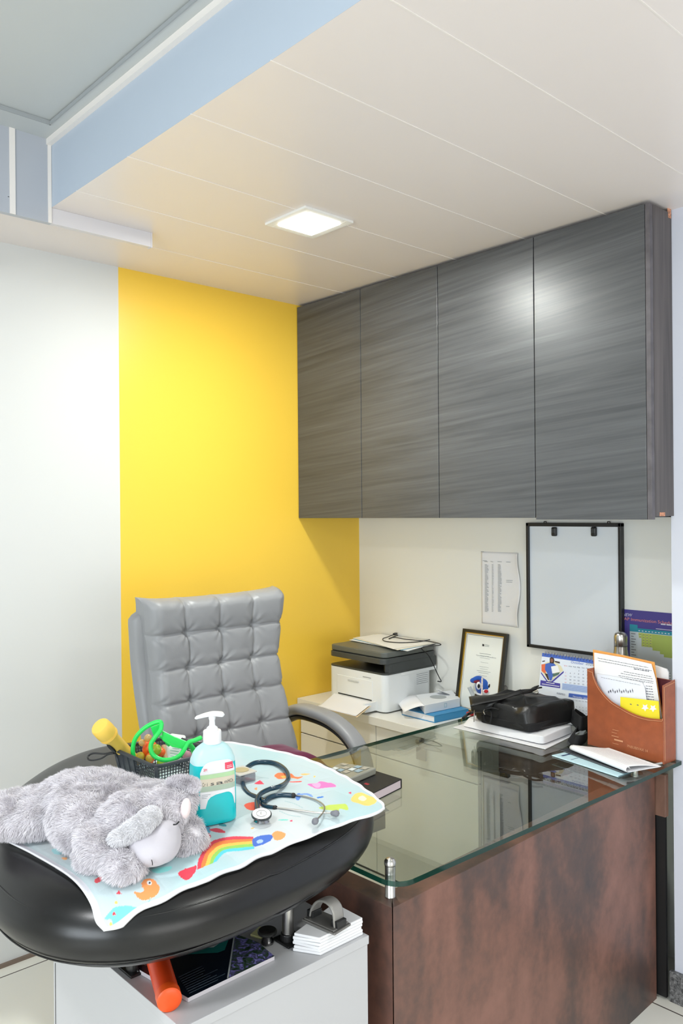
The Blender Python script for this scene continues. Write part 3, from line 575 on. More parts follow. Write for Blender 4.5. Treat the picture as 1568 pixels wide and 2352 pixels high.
# input tray
tz = cz+.028
M().add([(PR_X0+.04, PR_Y0, tz), (PR_X1-.05, PR_Y0, tz), (PR_X1-.055, 2.318, tz+.006), (PR_X0+.15, 2.30, tz+.006), (PR_X0+.04, PR_Y0, tz-.006), (PR_X1-.05, PR_Y0, tz-.006), (PR_X1-.055, 2.318, tz), (PR_X0+.15, 2.30, tz)], [(0, 1, 2, 3), (7, 6, 5, 4), (0, 4, 5, 1), (1, 5, 6, 2), (2, 6, 7, 3), (3, 7, 4, 0)]).box(PR_X1-.062, PR_X1-.05, 2.43, PR_Y0, tz-.018, tz+.02).obj('paper_tray', pw, PR)
sp = [at(735, 1622, 'z', tz+.012), at(819, 1643, 'z', tz+.012), (PR_X1-.075, PR_Y0+.002, tz+.012), (PR_X0+.035, PR_Y0+.002, tz+.012)]
for k in range(3): tag(M().slab([np.array(p)-[0, .003*k, .0012*k] for p in sp], (0, 0, 1), .0009).obj('blank_sheet', paper), ['topmost', 'middle', 'lowest'][k]+' of the three blank sheets loaded in the front tray of the printer', 'paper', 'paper in the printer tray')
tag(M().slab([np.array(p)+[.008, -.006, -.005] for p in sp], (0, 0, 1), .0008).obj('cream_sheet', mat('cream_paper', (240, 214, 172), .7)), 'cream sheet sticking out lowest under the printer tray paper', 'paper')
# papers on lid
lz = cz+.2625; cols = [('white_card', (238, 238, 232)), ('blue_print', (150, 196, 222)), ('ivory_card', (240, 234, 216)), ('white_sheet', (236, 238, 240))]
fan = [(-6, .000), (-3, .004), (2, .010), (5, .014), (9, .02)]
lb5 = ['lowest white sheet of the papers fanned out on the printer lid', 'pale blue printed leaflet in the middle of the papers on the printer lid', 'ivory sheet second from the top on the printer lid', 'topmost white sheet on the printer lid under the black cable', 'thin black folder edge under the papers on the printer lid']
base = [at(808, 1470, 'z', lz), at(920, 1497, 'z', lz), at(1012, 1478, 'z', lz), at(880, 1457, 'z', lz)]
cen5 = sum(base)/4
M5 = ['black', 'white', 'blue', 'ivory', 'top']
for k, (nm, c_, rot_, lab, sc_) in enumerate((('thin_folder', (40, 42, 46), 3, lb5[4], 1.0), ('paper_sheet', (234, 238, 240), 6, lb5[0], 1.03), ('leaflet', (160, 204, 226), 1, lb5[1], .97), ('paper_sheet', (240, 234, 216), -3, lb5[2], 1.0), ('paper_sheet', (238, 236, 230), -7, lb5[3], .95))):
    T = rotz(rot_)[1]; P = [cen5+T@((p-cen5)*sc_)+np.array([0, 0, .0005+k*.0022]) for p in base]
    tag(M().slab([np.array([p[0], min(p[1], 2.835), p[2]+.001]) for p in P], (0, 0, 1), .0012).obj(nm, mat('sheet_%d_colour' % k, c_, .65)), lab, 'folder' if nm == 'thin_folder' else 'paper')
cz2 = lz+.0135; A = lambda x_, y_, dz=0: at(x_, y_, 'z', cz2+dz)
cab = [A(905, 1457, .006), A(890, 1463, .002), A(879, 1467), A(885, 1473), A(920, 1476), A(960, 1474), A(1000, 1467), A(1012, 1469), A(1008, 1463), A(960, 1459), A(925, 1456), A(905, 1462), A(893, 1467), A(905, 1464, .003), (A(930, 1468, .003)), A(960, 1471, .003), A(990, 1474), A(1012, 1481)]
e1 = np.array([-2.440, 2.72, cz+.262]); cab += [e1, np.array([-2.434, 2.76, cz+.22]), np.array([-2.415, 2.80, cz+.13]), np.array([-2.42, 2.825, cz+.10]), np.array([-2.45, 2.835, cz+.095])]
UC = M().tube(smoothpath(cab, 7), .0021, 8).obj('cable', black_plastic, smooth=True); tag(UC, 'thin black power cable coiled on the papers over the printer and hanging behind', 'cable')
d_ = A(912, 1453, .008)-A(895, 1460, .006); d_ /= np.linalg.norm(d_); pl_ = M().obox(A(907, 1456, .0075), [d_, (0, 0, 1), np.cross(d_, [0, 0, 1])], (.013, .0045, .007)).obj('plug', black_plastic, bevel=.0015); pl_.parent = UC
pl2 = M().obox(A(912, 1453, .0088)+d_*.006, [d_, (0, 0, 1), np.cross(d_, [0, 0, 1])], (.006, .0025, .005)).obj('connector', steel, bevel=.0005); pl2.parent = UC
tag(M().tube(smoothpath([(-2.44, 2.82, cz+.004), (-2.40, 2.80, cz+.03), (-2.37, 2.81, cz+.045), (-2.335, 2.81, cz+.052)], 6), .0035, 8).tube([(-2.36, 2.81, cz+.05), (-2.325, 2.805, cz+.062)], .006, 8).obj('wire', black_plastic, smooth=True), 'short black plug lead beside the printer near the white box', 'cable')
tag(M().box(-2.835, -2.822, 2.79, 2.84, cz+.10, cz+.14).tube(smoothpath([(-2.828, 2.80, cz+.11), (-2.835, 2.79, cz+.07), (-2.825, 2.80, cz+.02)], 6), .003, 8).obj('wall_plug', black_plastic, bevel=.003), 'black plug and lead by the yellow wall left of the printer', 'plug')

# ============================================================ BLUE BOOK AND TISSUE BOX
blue = mat('blue_cover', (52, 138, 190), .45)
BK = thing('book', (-2.31, 2.66, cz), 'blue hardback book lying under the small white box', 'book')
bx = [at(998, 1661, 'z', cz)[:2], at(1076, 1644, 'z', cz)[:2], at(1000, 1618, 'z', cz)[:2]+np.array([.02, .0]), at(922, 1642, 'z', cz)[:2]]
def inset(P, k): c_ = sum(P)/len(P); return [c_+(p-c_)*k for p in P]
m = M().prism(bx, cz, cz+.003).prism(bx, cz+.026, cz+.029); u_ = (bx[1]-bx[0]); n2 = np.array([u_[1], -u_[0]])/np.linalg.norm(u_); m.prism([bx[0], bx[1], bx[1]-n2*.004, bx[0]-n2*.004], cz, cz+.029)
m.obj('cover', blue, BK, bevel=.001); M().prism(inset(bx, .97), cz+.003, cz+.026).obj('pages', paper, BK)
tb = [at(975, 1640, 'z', cz+.03), at(1056, 1623, 'z', cz+.03), at(1037, 1604, 'z', cz+.03), at(955, 1615, 'z', cz+.03)]; tb = [p[:2] for p in tb]
TB = thing('tissue_box', (*(sum(tb)/4), cz+.029), 'small white open box with round hole on the blue book', 'box')
M().prism(tb, cz+.030, cz+.066, 0).obj('carton', mat('white_carton', (226, 230, 234), .5), TB, bevel=.001)
cc = sum(tb)/4; M().lathe([(0, 0), (.036, 0)], (cc[0], cc[1], cz+.0665), 32, sx=1.0).obj('round_hole', mat('hole_grey', (168, 174, 176), .8), TB)
M().lathe([(.033, 0), (.033, .0012), (0, .0012)], (cc[0]-.02, cc[1]+.055, cz+.075), 28, axis=(.1, .5, 1)).obj('lid_flap', paper, TB)
f0, f1_ = np.array([*tb[0], cz+.064]), np.array([*tb[3], cz+.066]); out_ = np.array([-.095, -.045, 0])
m = M().grid(lambda a, b: f0*(1-b)+f1_*b+out_*(a*.85)+np.array([0, 0, -.034*a**1.6]), 12, 4); fo = m.obj('open_flap', paper, TB, smooth=True); so = fo.modifiers.new('s', 'SOLIDIFY'); so.thickness = .0008
s0 = (np.array([*tb[0], 0])*.45+np.array([*tb[1], 0])*.55); e_ = np.array([*(tb[1]-tb[0]), 0]); e_ /= np.linalg.norm(e_); nb = np.array([e_[1], -e_[0], 0]); s0 = s0+nb*.0004+[0, 0, cz+.04]
m = M()
for (a_, b_, c_, d2) in ((0, .014, 0, .0012), (0, .014, .016, .0172), (0, .0012, 0, .017), (.0128, .014, 0, .017)): m.poly([s0+e_*a_+[0, 0, c_], s0+e_*b_+[0, 0, c_], s0+e_*b_+[0, 0, d2], s0+e_*a_+[0, 0, d2]])
m.obj('printed_mark', mat('teal_ink', (90, 160, 176), .6), TB)

# ============================================================ WALL ITEMS
wbm = mat('whiteboard_face', (224, 230, 236), .16, spec=.5)
WB = thing('whiteboard', (-1.755, 2.83, 1.046), 'small white board in thin black frame hanging under the wall cabinet', 'whiteboard')
x0, x1, z0, z1 = -1.958, -1.540, 1.047, 1.553
M().box(x0+.01, x1-.01, YB-.016, YB-.003, z0+.01, z1-.01).obj('board', wbm, WB)
m = M()
for (a, b, c_, d2) in ((x0, x1, z1-.014, z1), (x0, x1, z0, z0+.012), (x0, x0+.012, z0, z1), (x1-.012, x1, z0, z1)): m.box(a, b, YB-.026, YB-.002, c_, d2)
m.obj('frame', black_plastic, WB, bevel=.0015)
for px_ in (1274, 1365):
    p = at(px_, 1221, 'y', YB-.018); M().prism([(p[0]-.011, YB-.03), (p[0]+.011, YB-.03), (p[0]+.011, YB-.016), (p[0]-.011, YB-.016)], p[2]-.018, p[2]+.018).obj('clip', black_plastic, WB, bevel=.005, seg=3)
    M().box(p[0]-.008, p[0]+.008, YB-.0305, YB-.029, p[2]-.006, p[2]+.012).obj('clip_face', mat('glossy_black', (12, 12, 12), .15), WB, bevel=.0006)
for px_ in (1252, 1398):
    p = at(px_, 1201, 'y', YB-.01); M().tube([(p[0]-.006, YB-.012, z1-.001), (p[0]-.004, YB-.012, z1+.006), (p[0]+.004, YB-.012, z1+.006), (p[0]+.006, YB-.012, z1-.001)], .0018, 6).obj('hanger', black_plastic, WB)
# printed list on the wall
N_ = np.array([0, -1.0, 0])
def pplane(y): return ((0, y, 0), N_)
m = M()
ax0, ax1, az0, az1 = -2.205, -2.0, 1.118, 1.428
def shp(a, b):
    curl = .010*(a**6)*(1+.6*math.sin(b*9)); return (ax0+(ax1-ax0)*a-.010*a**8*(.5+.5*math.sin(b*7+1)), YB-.0015-curl-.002*math.sin(b*5)*a, az0+(az1-az0)*b)
LS = thing('notice_sheet', (-2.1, 2.84, az0), 'printed list on white paper with curling edge taped to the wall left of the whiteboard', 'paper')
pp = M().grid(shp, 24, 30).obj('sheet', paper, LS, smooth=True, recalc=False); q_ = pp.modifiers.new('s', 'SOLIDIFY'); q_.thickness = .0006
m = M(); pl = pplane(YB-.005)
for (xa, xb, dense) in ((1113, 1122, 1), (1129, 1133, 1), (1143, 1152, 1)):
    y = 1296
    while y < 1406:
        L_ = RS.uniform(.5, 1.0); a = onp(xa, y, pl); b = onp(xa+(xb-xa)*L_, y+.6, pl); m.poly([a, b, b-[0, 0, .0028], a-[0, 0, .0028]]); y += 2.9
for (xa, xb, y) in ((1108, 1118, 1287), (1112, 1120, 1289), (1126, 1132, 1289), (1142, 1152, 1289), (1162, 1172, 1290), (1162, 1177, 1332), (1162, 1176, 1336), (1162, 1176, 1392), (1104, 1111, 1266)):
    a = onp(xa, y, pl); b = onp(xb, y+.8, pl); m.poly([a, b, b-[0, 0, .0026], a-[0, 0, .0026]])
m.obj('print', mat('faint_ink', (176, 180, 186), .7), LS)
# immunization poster
PO = thing('poster', (-1.42, 2.84, .95), 'purple and green immunization schedule poster on the wall right of the whiteboard', 'poster')
px0, px1, pz0, pz1 = -1.585, -1.262, .92, 1.232; Yp = YB-.001
pur, dpur, teal, tbl, grn_, grn2, navy = [mat('poster_%s' % n, c, .35) for n, c in (('purple', (72, 62, 140)), ('violet', (58, 52, 130)), ('teal', (30, 140, 160)), ('table', (196, 206, 212)), ('green', (168, 188, 96)), ('lime', (196, 206, 104)), ('navy', (28, 66, 92)))]
m = M().box(px0, px1, Yp-.002, Yp, pz0, pz1).obj('sheet', [pur], PO)
Y1, Y2, Y3 = Yp-.0024, Yp-.0028, Yp-.0033
def zz(px, py): return at(px, py, 'y', Y1)
m = M()
def rect(m_, pa, pb, y=Y1, mi=0):   # pixel corners (left,top) (right,bottom) as an axis-aligned rectangle on the wall
    a, b = at(*pa, 'y', y), at(*pb, 'y', y); m_.add([(a[0], y, b[2]), (b[0], y, b[2]), (b[0], y, a[2]), (a[0], y, a[2])], [(0, 1, 2, 3)], mi)
zt_ = zz(1445, 1441)[2]
def rz(m_, xa, xb, za, zb, y=Y1, mi=0): m_.add([(xa, y, za), (xb, y, za), (xb, y, zb), (xa, y, zb)], [(0, 1, 2, 3)], mi)
X = lambda px, py=1460: zz(px, py)[0]
Zp = lambda px, py: zz(px, py)[2]
rz(m, px0, px1, pz0, pz0+.055, mi=5); rz(m, X(1446), px1-.006, pz0+.058, Zp(1446, 1441), mi=2); rz(m, px0+.008, px1-.006, pz0+.055, pz0+.058, mi=2)
rz(m, X(1446), px1-.006, pz0+.062, Zp(1446, 1441)-.014, Y2, 3)
zt2 = Zp(1446, 1441)-.016; rh = .0098
for i, (xa, xb) in enumerate(((1466, 1541), (1473, 1541), (1473, 1541), (1473, 1541), (1473, 1541), (1498, 1541), (1515, 1541), (1524, 1541))):
    rz(m, X(xa), px1-.006, zt2-rh*(i+1), zt2-rh*i, Y3, 4)
for i in range(5):
    for j in range(4):
        if j == 0 and i > 1: continue
        rz(m, X(1467+8*j), X(1473+8*j), zt2-rh*(i+1)+.001, zt2-rh*i-.001, Y3-.0003, 6); rz(m, X(1468+8*j), X(1472+8*j), zt2-rh*(i+.7), zt2-rh*(i+.45), Y3-.0006, 7)
for i in range(16): rz(m, X(1449), X(1452+RS.randint(3, 9)), zt2-rh*(i+.75), zt2-rh*(i+.45), Y3, 7)
for i in range(3): rz(m, X(1527), X(1539), zt2-rh*(13+i+.7), zt2-rh*(13+i+.45), Y3, 7)
for j in range(10): rz(m, X(1466+7.5*j), X(1470+7.5*j), Zp(1446, 1441)-.010, Zp(1446, 1441)-.007, Y2-.0003, 8)
rz(m, X(1446), X(1464), Zp(1446, 1441)-.012, Zp(1446, 1441)+.012, Y2, 2); rz(m, X(1506), px1-.01, Zp(1446, 1441)+.004, Zp(1446, 1441)+.006, Y2, 8); rz(m, X(1506), X(1522), pz0+.035, pz0+.038, Y2, 8)
prt = [pur, dpur, teal, tbl, grn_, navy, grn2, ink, mat('poster_white', (214, 216, 230), .5), mat('poster_coral', (226, 140, 128), .5)]
a = at(1436, 1415, 'y', Y2); b = at(1450, 1415, 'y', Y2); m.text('NEW', (a[0]-.012, Y2, a[2]), (b[0]+.001, Y2, a[2]), .0115, (0.18, 0, 1), 8)
a = at(1437, 1424, 'y', Y2); b = at(1540, 1427, 'y', Y2); m.text('IAP Immunization Schedule', (a[0]-.012, Y2, a[2]-.001), (b[0]+.016, Y2, a[2]-.001), .0115, (0, 0, 1), 9)
a = at(1517, 1433, 'y', Y2); rz(m, a[0], a[0]+.018, a[2]-.003, a[2]+.002, Y2, 8); rz(m, a[0]+.021, a[0]+.04, a[2]-.003, a[2]+.002, Y2, 8)
m.obj('print', prt, PO, recalc=False)

# certificate in a black and gold frame, leaning
CF = thing('certificate_frame', (-2.16, 2.79, cz), 'framed certificate with black and gold frame leaning on the wall beside the printer', 'picture frame')
cA, cB = np.array([-2.285, 2.765, cz+.002]), np.array([-2.052, 2.765, cz+.002]); cup = np.array([.0, .065, .348]); cupn = cup/np.linalg.norm(cup); cN = np.cross([1.0, 0, 0], cupn); cN = cN if cN[1] < 0 else -cN
def cfp(a, b, o=0.0): return cA+(cB-cA)*a+cup*b+cN*o
Wc, Hc = np.linalg.norm(cB-cA), np.linalg.norm(cup)
def frame_ring(m_, i0, i1, o, th, mi=0):
    a0, b0, a1, b1 = i0/Wc, i0/Hc, i1/Wc, i1/Hc
    for q4 in (((a0, b0), (1-a0, b0), (1-a1, b1), (a1, b1)), ((1-a0, b0), (1-a0, 1-b0), (1-a1, 1-b1), (1-a1, b1)), ((1-a0, 1-b0), (a0, 1-b0), (a1, 1-b1), (1-a1, 1-b1)), ((a0, 1-b0), (a0, b0), (a1, b1), (a1, 1-b1))):
        m_.slab([cfp(a, b, o) for a, b in q4], cN, th, mi)
m = M(); frame_ring(m, 0, .013, .016, .018); m.obj('frame', mat('frame_black', (26, 26, 24), .3), CF)
m = M(); frame_ring(m, .0128, .017, .012, .012); m.obj('gold_slip', mat('gold', (196, 158, 62), .35, metal=.6), CF)
m = M().slab([cfp(.05, .03, .006), cfp(.95, .03, .006), cfp(.95, .97, .006), cfp(.05, .97, .006)], cN, .003); m.obj('document', mat('certificate_paper', (226, 230, 226), .35), CF)
m = M(); frame_ring(m, .021, .0225, .0068, .0004, 0)
pc = (cfp(.5, .5, .0068), cN)
for (y, w_, h_) in ((1502, .030, .002), (1507, .022, .0015), (1512, .026, .0012), (1522, .02, .001), (1532, .024, .001), (1537, .020, .001), (1542, .036, .0014), (1546, .026, .0014), (1552, .02, .001)):
    c_ = onp(1114-(y-1500)*.09, y, pc); m.slab([c_-[w_, 0, 0]-cupn*h_/2, c_+[w_, 0, 0]-cupn*h_/2, c_+[w_, 0, 0]+cupn*h_/2, c_-[w_, 0, 0]+cupn*h_/2], cN, .0002, 1)
a = onp(1093, 1506, pc); b = onp(1143, 1510, pc); b = a+np.array([.105, 0, 0]); m.text('Certificate of Attendance', a, b, .006, cupn, 1)
a = onp(1107, 1484, pc); m.slab([a, a+[.010, 0, 0], a+[.010, 0, 0]+cupn*.008, a+[.005, 0, 0]+cupn*.0, a+cupn*.010][:3]+[a+cupn*.010], cN, .0002, 2)
for k in range(2): m.slab([a+[.013, 0, 0]+cupn*(.001+.005*k), a+[.036, 0, 0]+cupn*(.001+.005*k), a+[.036, 0, 0]+cupn*(.003+.005*k), a+[.013, 0, 0]+cupn*(.003+.005*k)], cN, .0002, 1)
m.obj('print', [ink, mat('soft_ink', (150, 156, 158), .7), ink_dark], CF)

# small blue plush toy and clear tube on the credenza
TY = thing('plush_toy', (-2.12, 2.70, cz), 'little blue and white plush animal with floppy ears in front of the certificate', 'toy')
tb_ = mat('blue_plush', (26, 84, 176), .85, sheen=.4); tw = mat('white_plush', (228, 230, 236), .85, sheen=.3); tr = mat('red_felt', (200, 40, 52), .8); tk = mat('toy_black', (12, 12, 16), .2)
dt = 3.48; P_ = lambda x, y, d=0: dep(x, y, dt+d); R2 = tuple(_R); U2 = tuple(_U); F2 = tuple(_f); s1 = dt/FPX; axs = (R2, U2, F2)
M().ell(P_(1115, 1578), 24*s1, 22*s1, .035, axs).obj('head', tb_, TY, smooth=True)
M().ell(P_(1113, 1600), 22*s1, 16*s1, .034, axs).ell(P_(1117, 1589, -.03), 11*s1, 7*s1, .014, axs).obj('muzzle', tw, TY, smooth=True)
M().ell(P_(1112, 1625, .0), 24*s1, 26*s1, .04, axs).obj('body', tw, TY, smooth=True)
M().ell(P_(1116, 1588, -.046), 5*s1, 4*s1, .006, axs).obj('nose', tr, TY, smooth=True)
for ex in (1099, 1124):
    e = M().ell(P_(ex, 1575, -.026), 6*s1, 9*s1, .010, axs).obj('eye', tw, TY, smooth=True); M().ell(P_(ex, 1576, -.0355), 3*s1, 5*s1, .003, axs).obj('pupil', tk, e, smooth=True)
ea = M().tube(smoothpath([P_(1107, 1570), P_(1104, 1560), P_(1096, 1558), P_(1086, 1563)], 6), [.011]*19, 12).ell(P_(1087, 1563), 8*s1, 6*s1, .01, axs).obj('ear', tb_, TY, smooth=True)
M().ell(P_(1096, 1566, -.010), 9*s1, 4*s1, .005, axs).obj('inner_ear', mat('dark_red_felt', (120, 24, 40), .8), ea, smooth=True)
M().tube(smoothpath([P_(1119, 1568), P_(1123, 1558), P_(1130, 1559), P_(1137, 1566)], 6), [.0115]*19, 12).ell(P_(1135, 1566), 7*s1, 7*s1, .01, axs).obj('ear', tb_, TY, smooth=True)
tag(M().tube([P_(1077, 1578, -.02), P_(1093, 1612, -.03)], .0085, 14).obj('vial', clear_mat('clear_plastic', (226, 230, 234), 1, .1, .35, (210, 214, 216)), smooth=True, angle=40), 'clear plastic vial tilted beside the blue plush toy', 'tube')
tag(M().tube([P_(1107, 1556, -.06), P_(1106, 1612, -.065)], .0036, 10).obj('pencil', mat('white_pink_pencil', (236, 214, 208), .4, var=.12, vscale=90), smooth=True, angle=40), 'slim white and pink pencil standing upright before the blue plush toy', 'pencil')
tag(M().ell(P_(1160, 1581, -.02), .013, .013, .013).tube([P_(1152, 1588, -.03), P_(1160, 1600, -.03)], .009, 12).obj('knob_toy', mat('grey_beige_plastic', (150, 148, 144), .5), smooth=True), 'round grey knob showing behind the black bag by the framed certificate', 'knob')
# ============================================================ THINGS ON THE GLASS
def hexa(c8, e, n=40, k=28, wr=0.0, seed=0.0, ws=14):
    # soft superellipsoid mapped into the eight given corners (bottom four, top four)
    c8 = [np.asarray(c, float) for c in c8]; m_ = M()
    def f(a, b):
        th, ph = a*2*PI, (b-.5)*PI; g = lambda v, p: math.copysign(abs(v)**p, v)
        X = g(math.cos(ph), e)*g(math.cos(th), e); Y = g(math.cos(ph), e)*g(math.sin(th), e); Z = g(math.sin(ph), e*1.3)
        u, v, w_ = (X+1)/2, (Y+1)/2, (Z+1)/2
        lo = c8[0]*(1-u)*(1-v)+c8[1]*u*(1-v)+c8[2]*u*v+c8[3]*(1-u)*v; hi = c8[4]*(1-u)*(1-v)+c8[5]*u*(1-v)+c8[6]*u*v+c8[7]*(1-u)*v
        p = lo*(1-w_)+hi*w_
        if wr:
            q = Vector((p*ws).tolist())+Vector((seed, 0, 0)); d = noise.noise_vector(q)+.5*noise.noise_vector(q*2.3); p = p+np.array(d)*wr*(.3+.7*w_)
            r1 = 1-abs(noise.noise(Vector((p[0]*9+seed, p[1]*15, p[2]*20)))); p = p+np.array([0, 0, 1])*wr*.9*(r1**4)*w_
        return p
    m_.grid(f, n, k, closeu=True); return m_
G = G1+.0004
sheet_w = mat('soft_white_plastic', (226, 227, 230), .3, spec=.6)
q0 = [at(1040, 1672, 'z', G), at(1252, 1722, 'z', G), at(1330, 1684, 'z', G), at(1128, 1642, 'z', G)]
tag(M().slab([p+[0, 0, .0030] for p in q0], (0, 0, 1), .0028).obj('plastic_sleeve', sheet_w, bevel=.001), 'flat glossy white plastic sleeve lowest under the black bag on the glass', 'folder')
q1 = [at(1058, 1668, 'z', G+.004), at(1246, 1712, 'z', G+.004), at(1318, 1684, 'z', G+.004), at(1130, 1642, 'z', G+.004)]; q2 = [at(1072, 1650, 'z', G+.034), at(1246, 1692, 'z', G+.034), at(1314, 1664, 'z', G+.034), at(1140, 1630, 'z', G+.034)]
PK = tag(hexa(q1+q2, .12, 64, 30, .0045, 2.0, 26).obj('paper_packet', mat('crumpled_white_wrap', (228, 229, 232), .45), smooth=True), 'crumpled white paper packet directly beneath the black bag', 'packet')
blk = mat('black_bag_leather', (26, 26, 26), .38, bump=.18, bscale=240, spec=.55); blk2 = mat('black_webbing', (16, 16, 18), .8, bump=.3, bscale=600)
BG = thing('shoulder_bag', (-1.85, 2.55, G+.036), 'black leather shoulder bag slumped on the white papers on the glass desk', 'bag')
zb = G+.036
b8 = [at(1088, 1655, 'z', zb), at(1222, 1686, 'z', zb), at(1332, 1656, 'z', zb), at(1190, 1630, 'z', zb), at(1078, 1600, 'z', zb+.085), at(1205, 1634, 'z', zb+.070), at(1326, 1608, 'z', zb+.085), at(1212, 1583, 'z', zb+.105)]
hexa(b8, .20, 110, 80, .013, 5.0, 13).obj('body', blk, BG, smooth=True)
lo8 = [at(1100, 1660, 'z', zb-.001), at(1218, 1685, 'z', zb-.001), at(1318, 1660, 'z', zb-.001), at(1190, 1634, 'z', zb-.001)]; hi8 = [p+np.array([0, 0, .03]) for p in lo8]
hexa(lo8+hi8, .14, 48, 24, .0015, 1.0).obj('bottom_panel', blk2, BG, smooth=True)
# flap with open mouth at left
fa = [at(1076, 1600, 'z', zb+.092), at(1150, 1594, 'z', zb+.108), at(1205, 1583, 'z', zb+.122), at(1238, 1578, 'z', zb+.128)]; fb = [at(1080, 1622, 'z', zb+.075), at(1150, 1606, 'z', zb+.094), at(1205, 1594, 'z', zb+.106), at(1232, 1586, 'z', zb+.114)]
A_, B_ = smoothpath(fa, 8), smoothpath(fb, 8)
m = M().grid(lambda a, b: A_[int(a*(len(A_)-1))]*(1-b)+B_[int(a*(len(A_)-1))]*b+np.array([0, 0, .004*math.sin(b*PI)+.002*math.sin(a*14)]), len(A_), 8)
fl = m.obj('flap', blk, BG, smooth=True); q_ = fl.modifiers.new('s', 'SOLIDIFY'); q_.thickness = .005
m = hexa([at(1078, 1640, 'z', zb+.03), at(1120, 1640, 'z', zb+.04), at(1150, 1618, 'z', zb+.05), at(1080, 1612, 'z', zb+.05), at(1076, 1604, 'z', zb+.085), at(1130, 1612, 'z', zb+.085), at(1180, 1598, 'z', zb+.10), at(1095, 1598, 'z', zb+.095)], .35, 40, 24, .006, 9.0)
m.obj('side_gusset', blk, BG, smooth=True)
m = M().tube(smoothpath([at(1200, 1590, 'z', zb+.115), at(1222, 1583, 'z', zb+.128), at(1243, 1579, 'z', zb+.132)], 5), .006, 8, flat=.5); m.obj('tab', blk2, BG, smooth=True)
M().tube(smoothpath([at(1226, 1590, 'z', zb+.108), at(1230, 1593, 'z', zb+.103), at(1236, 1591, 'z', zb+.105), at(1234, 1587, 'z', zb+.11)], 5, closed=True), .0016, 8, closed=True).obj('ring', steel, BG, smooth=True)
hp = [at(1112, 1630, 'z', zb+.055), at(1113, 1655, 'z', zb+.018), at(1125, 1660, 'z', zb+.014), at(1128, 1636, 'z', zb+.05)]
M().tube(smoothpath(hp, 6, closed=True), .004, 8, closed=True, flat=.6).tube(smoothpath([at(1112, 1630, 'z', zb+.058), at(1128, 1626, 'z', zb+.066), at(1146, 1630, 'z', zb+.062)], 5), .0055, 8, flat=.5).obj('side_handle', blk2, BG, smooth=True)
M().tube([at(1089, 1631, 'z', zb+.05), at(1088, 1658, 'z', zb+.008)], .0016, 8).obj('zip_pull', steel, BG, smooth=True)
M().tube(smoothpath([at(1113, 1629, 'z', zb+.063), at(1110, 1634, 'z', zb+.058), at(1113, 1641, 'z', zb+.05)], 4), .0018, 8).obj('handle_ring', steel, BG, smooth=True)
def ribbon(path, wdir, wid, th, n=1):
    P = smoothpath(path, 8); m_ = M(); wds = wdir if isinstance(wdir, list) else [wdir]*2; K_ = len(P)
    def f(a, b):
        i = min(int(b*(K_-1)+.5), K_-1); t_ = P[min(i+1, K_-1)]-P[max(i-1, 0)]; t_ /= np.linalg.norm(t_); wd = np.asarray(wds[0], float)*(1-b)+np.asarray(wds[1], float)*b; wd = wd-t_*np.dot(wd, t_); wd /= np.linalg.norm(wd); nn = np.cross(t_, wd)
        th_ = a*2*PI; return P[i]+wd*wid/2*math.copysign(abs(math.cos(th_))**.5, math.cos(th_))+nn*th/2*math.copysign(abs(math.sin(th_))**.5, math.sin(th_))
    m_.grid(f, 12, K_, closeu=True); return m_
st = [at(1318, 1640, 'z', zb+.04), at(1336, 1652, 'z', zb+.012), at(1352, 1668, 'z', G+.018), at(1350, 1690, 'z', G+.008), at(1330, 1702, 'z', G+.006), at(1312, 1698, 'z', G+.008), at(1322, 1676, 'z', G+.03), at(1344, 1664, 'z', G+.035)]
ribbon(st, [(0, .3, 1), (.3, .6, .6)], .042, .0035).obj('strap', blk2, BG, smooth=True)
ribbon([at(1310, 1642, 'z', zb+.03), at(1334, 1662, 'z', zb+.02), at(1356, 1655, 'z', zb+.01)], (0, .2, 1), .05, .004).obj('strap_pad', blk2, BG, smooth=True)
tag(M().box(0, .03, 0, .02, 0, .012).obj('red_tag', mat('red_plastic', (206, 40, 44), .5), bevel=.003), 'small red piece peeking out left of the black bag', 'tag').location = at(1070, 1642, 'z', G)
tag(M().tube(smoothpath([at(1063, 1650, 'z', G+.006), at(1075, 1640, 'z', G+.008), at(1085, 1636, 'z', G+.02)], 6), .0055, 10).obj('cable', black_plastic, smooth=True), 'stub of black cable lying left of the black bag on the glass', 'cable')

# desk calendar
cA2 = np.array([0, 2.790, 1.045]); cu2 = np.array([0, .055, .255]); cu2 /= np.linalg.norm(cu2); cN2 = np.array([0, -cu2[2], cu2[1]]); cp = (cA2, cN2)
TLc, TRc = onp(1245, 1500, cp), onp(1364, 1516, cp); TRc = np.array([TRc[0], TLc[1], TLc[2]]); hgt = (TLc[2]-(G1+.002))/cu2[2]
CL = thing('desk_calendar', (TLc[0]+.1, 2.76, G1), 'blue and white spiral desk calendar open at October behind the black bag', 'calendar')
c_blue, c_pale, c_purp, c_white = mat('calendar_blue', (66, 100, 186), .45), mat('calendar_pale', (176, 196, 230), .5), mat('calendar_purple', (72, 66, 160), .45), mat('calendar_white', (222, 230, 242), .5)
M().slab([TLc, TRc, TRc-cu2*hgt, TLc-cu2*hgt], cN2, .002).obj('page', c_white, CL)
bk_ = np.array([0, .055, 0]); M().slab([TLc+[0, .004, 0], TRc+[0, .004, 0], TRc+[0, .030, -hgt*cu2[2]], TLc+[0, .030, -hgt*cu2[2]]], (0, 1, .1), .002).obj('stand', c_blue, CL)
m = M()
def cpoly(pts, mi, o=.0004): m.poly([onp(x_, y_, (cA2+cN2*o, cN2)) for x_, y_ in pts], mi)
hb = onp(1245, 1505, cp); hh = TLc-cu2*.012
m.poly([TLc+cN2*.0004, TRc+cN2*.0004, TRc-cu2*.013+cN2*.0004, TLc-cu2*.013+cN2*.0004], 0)
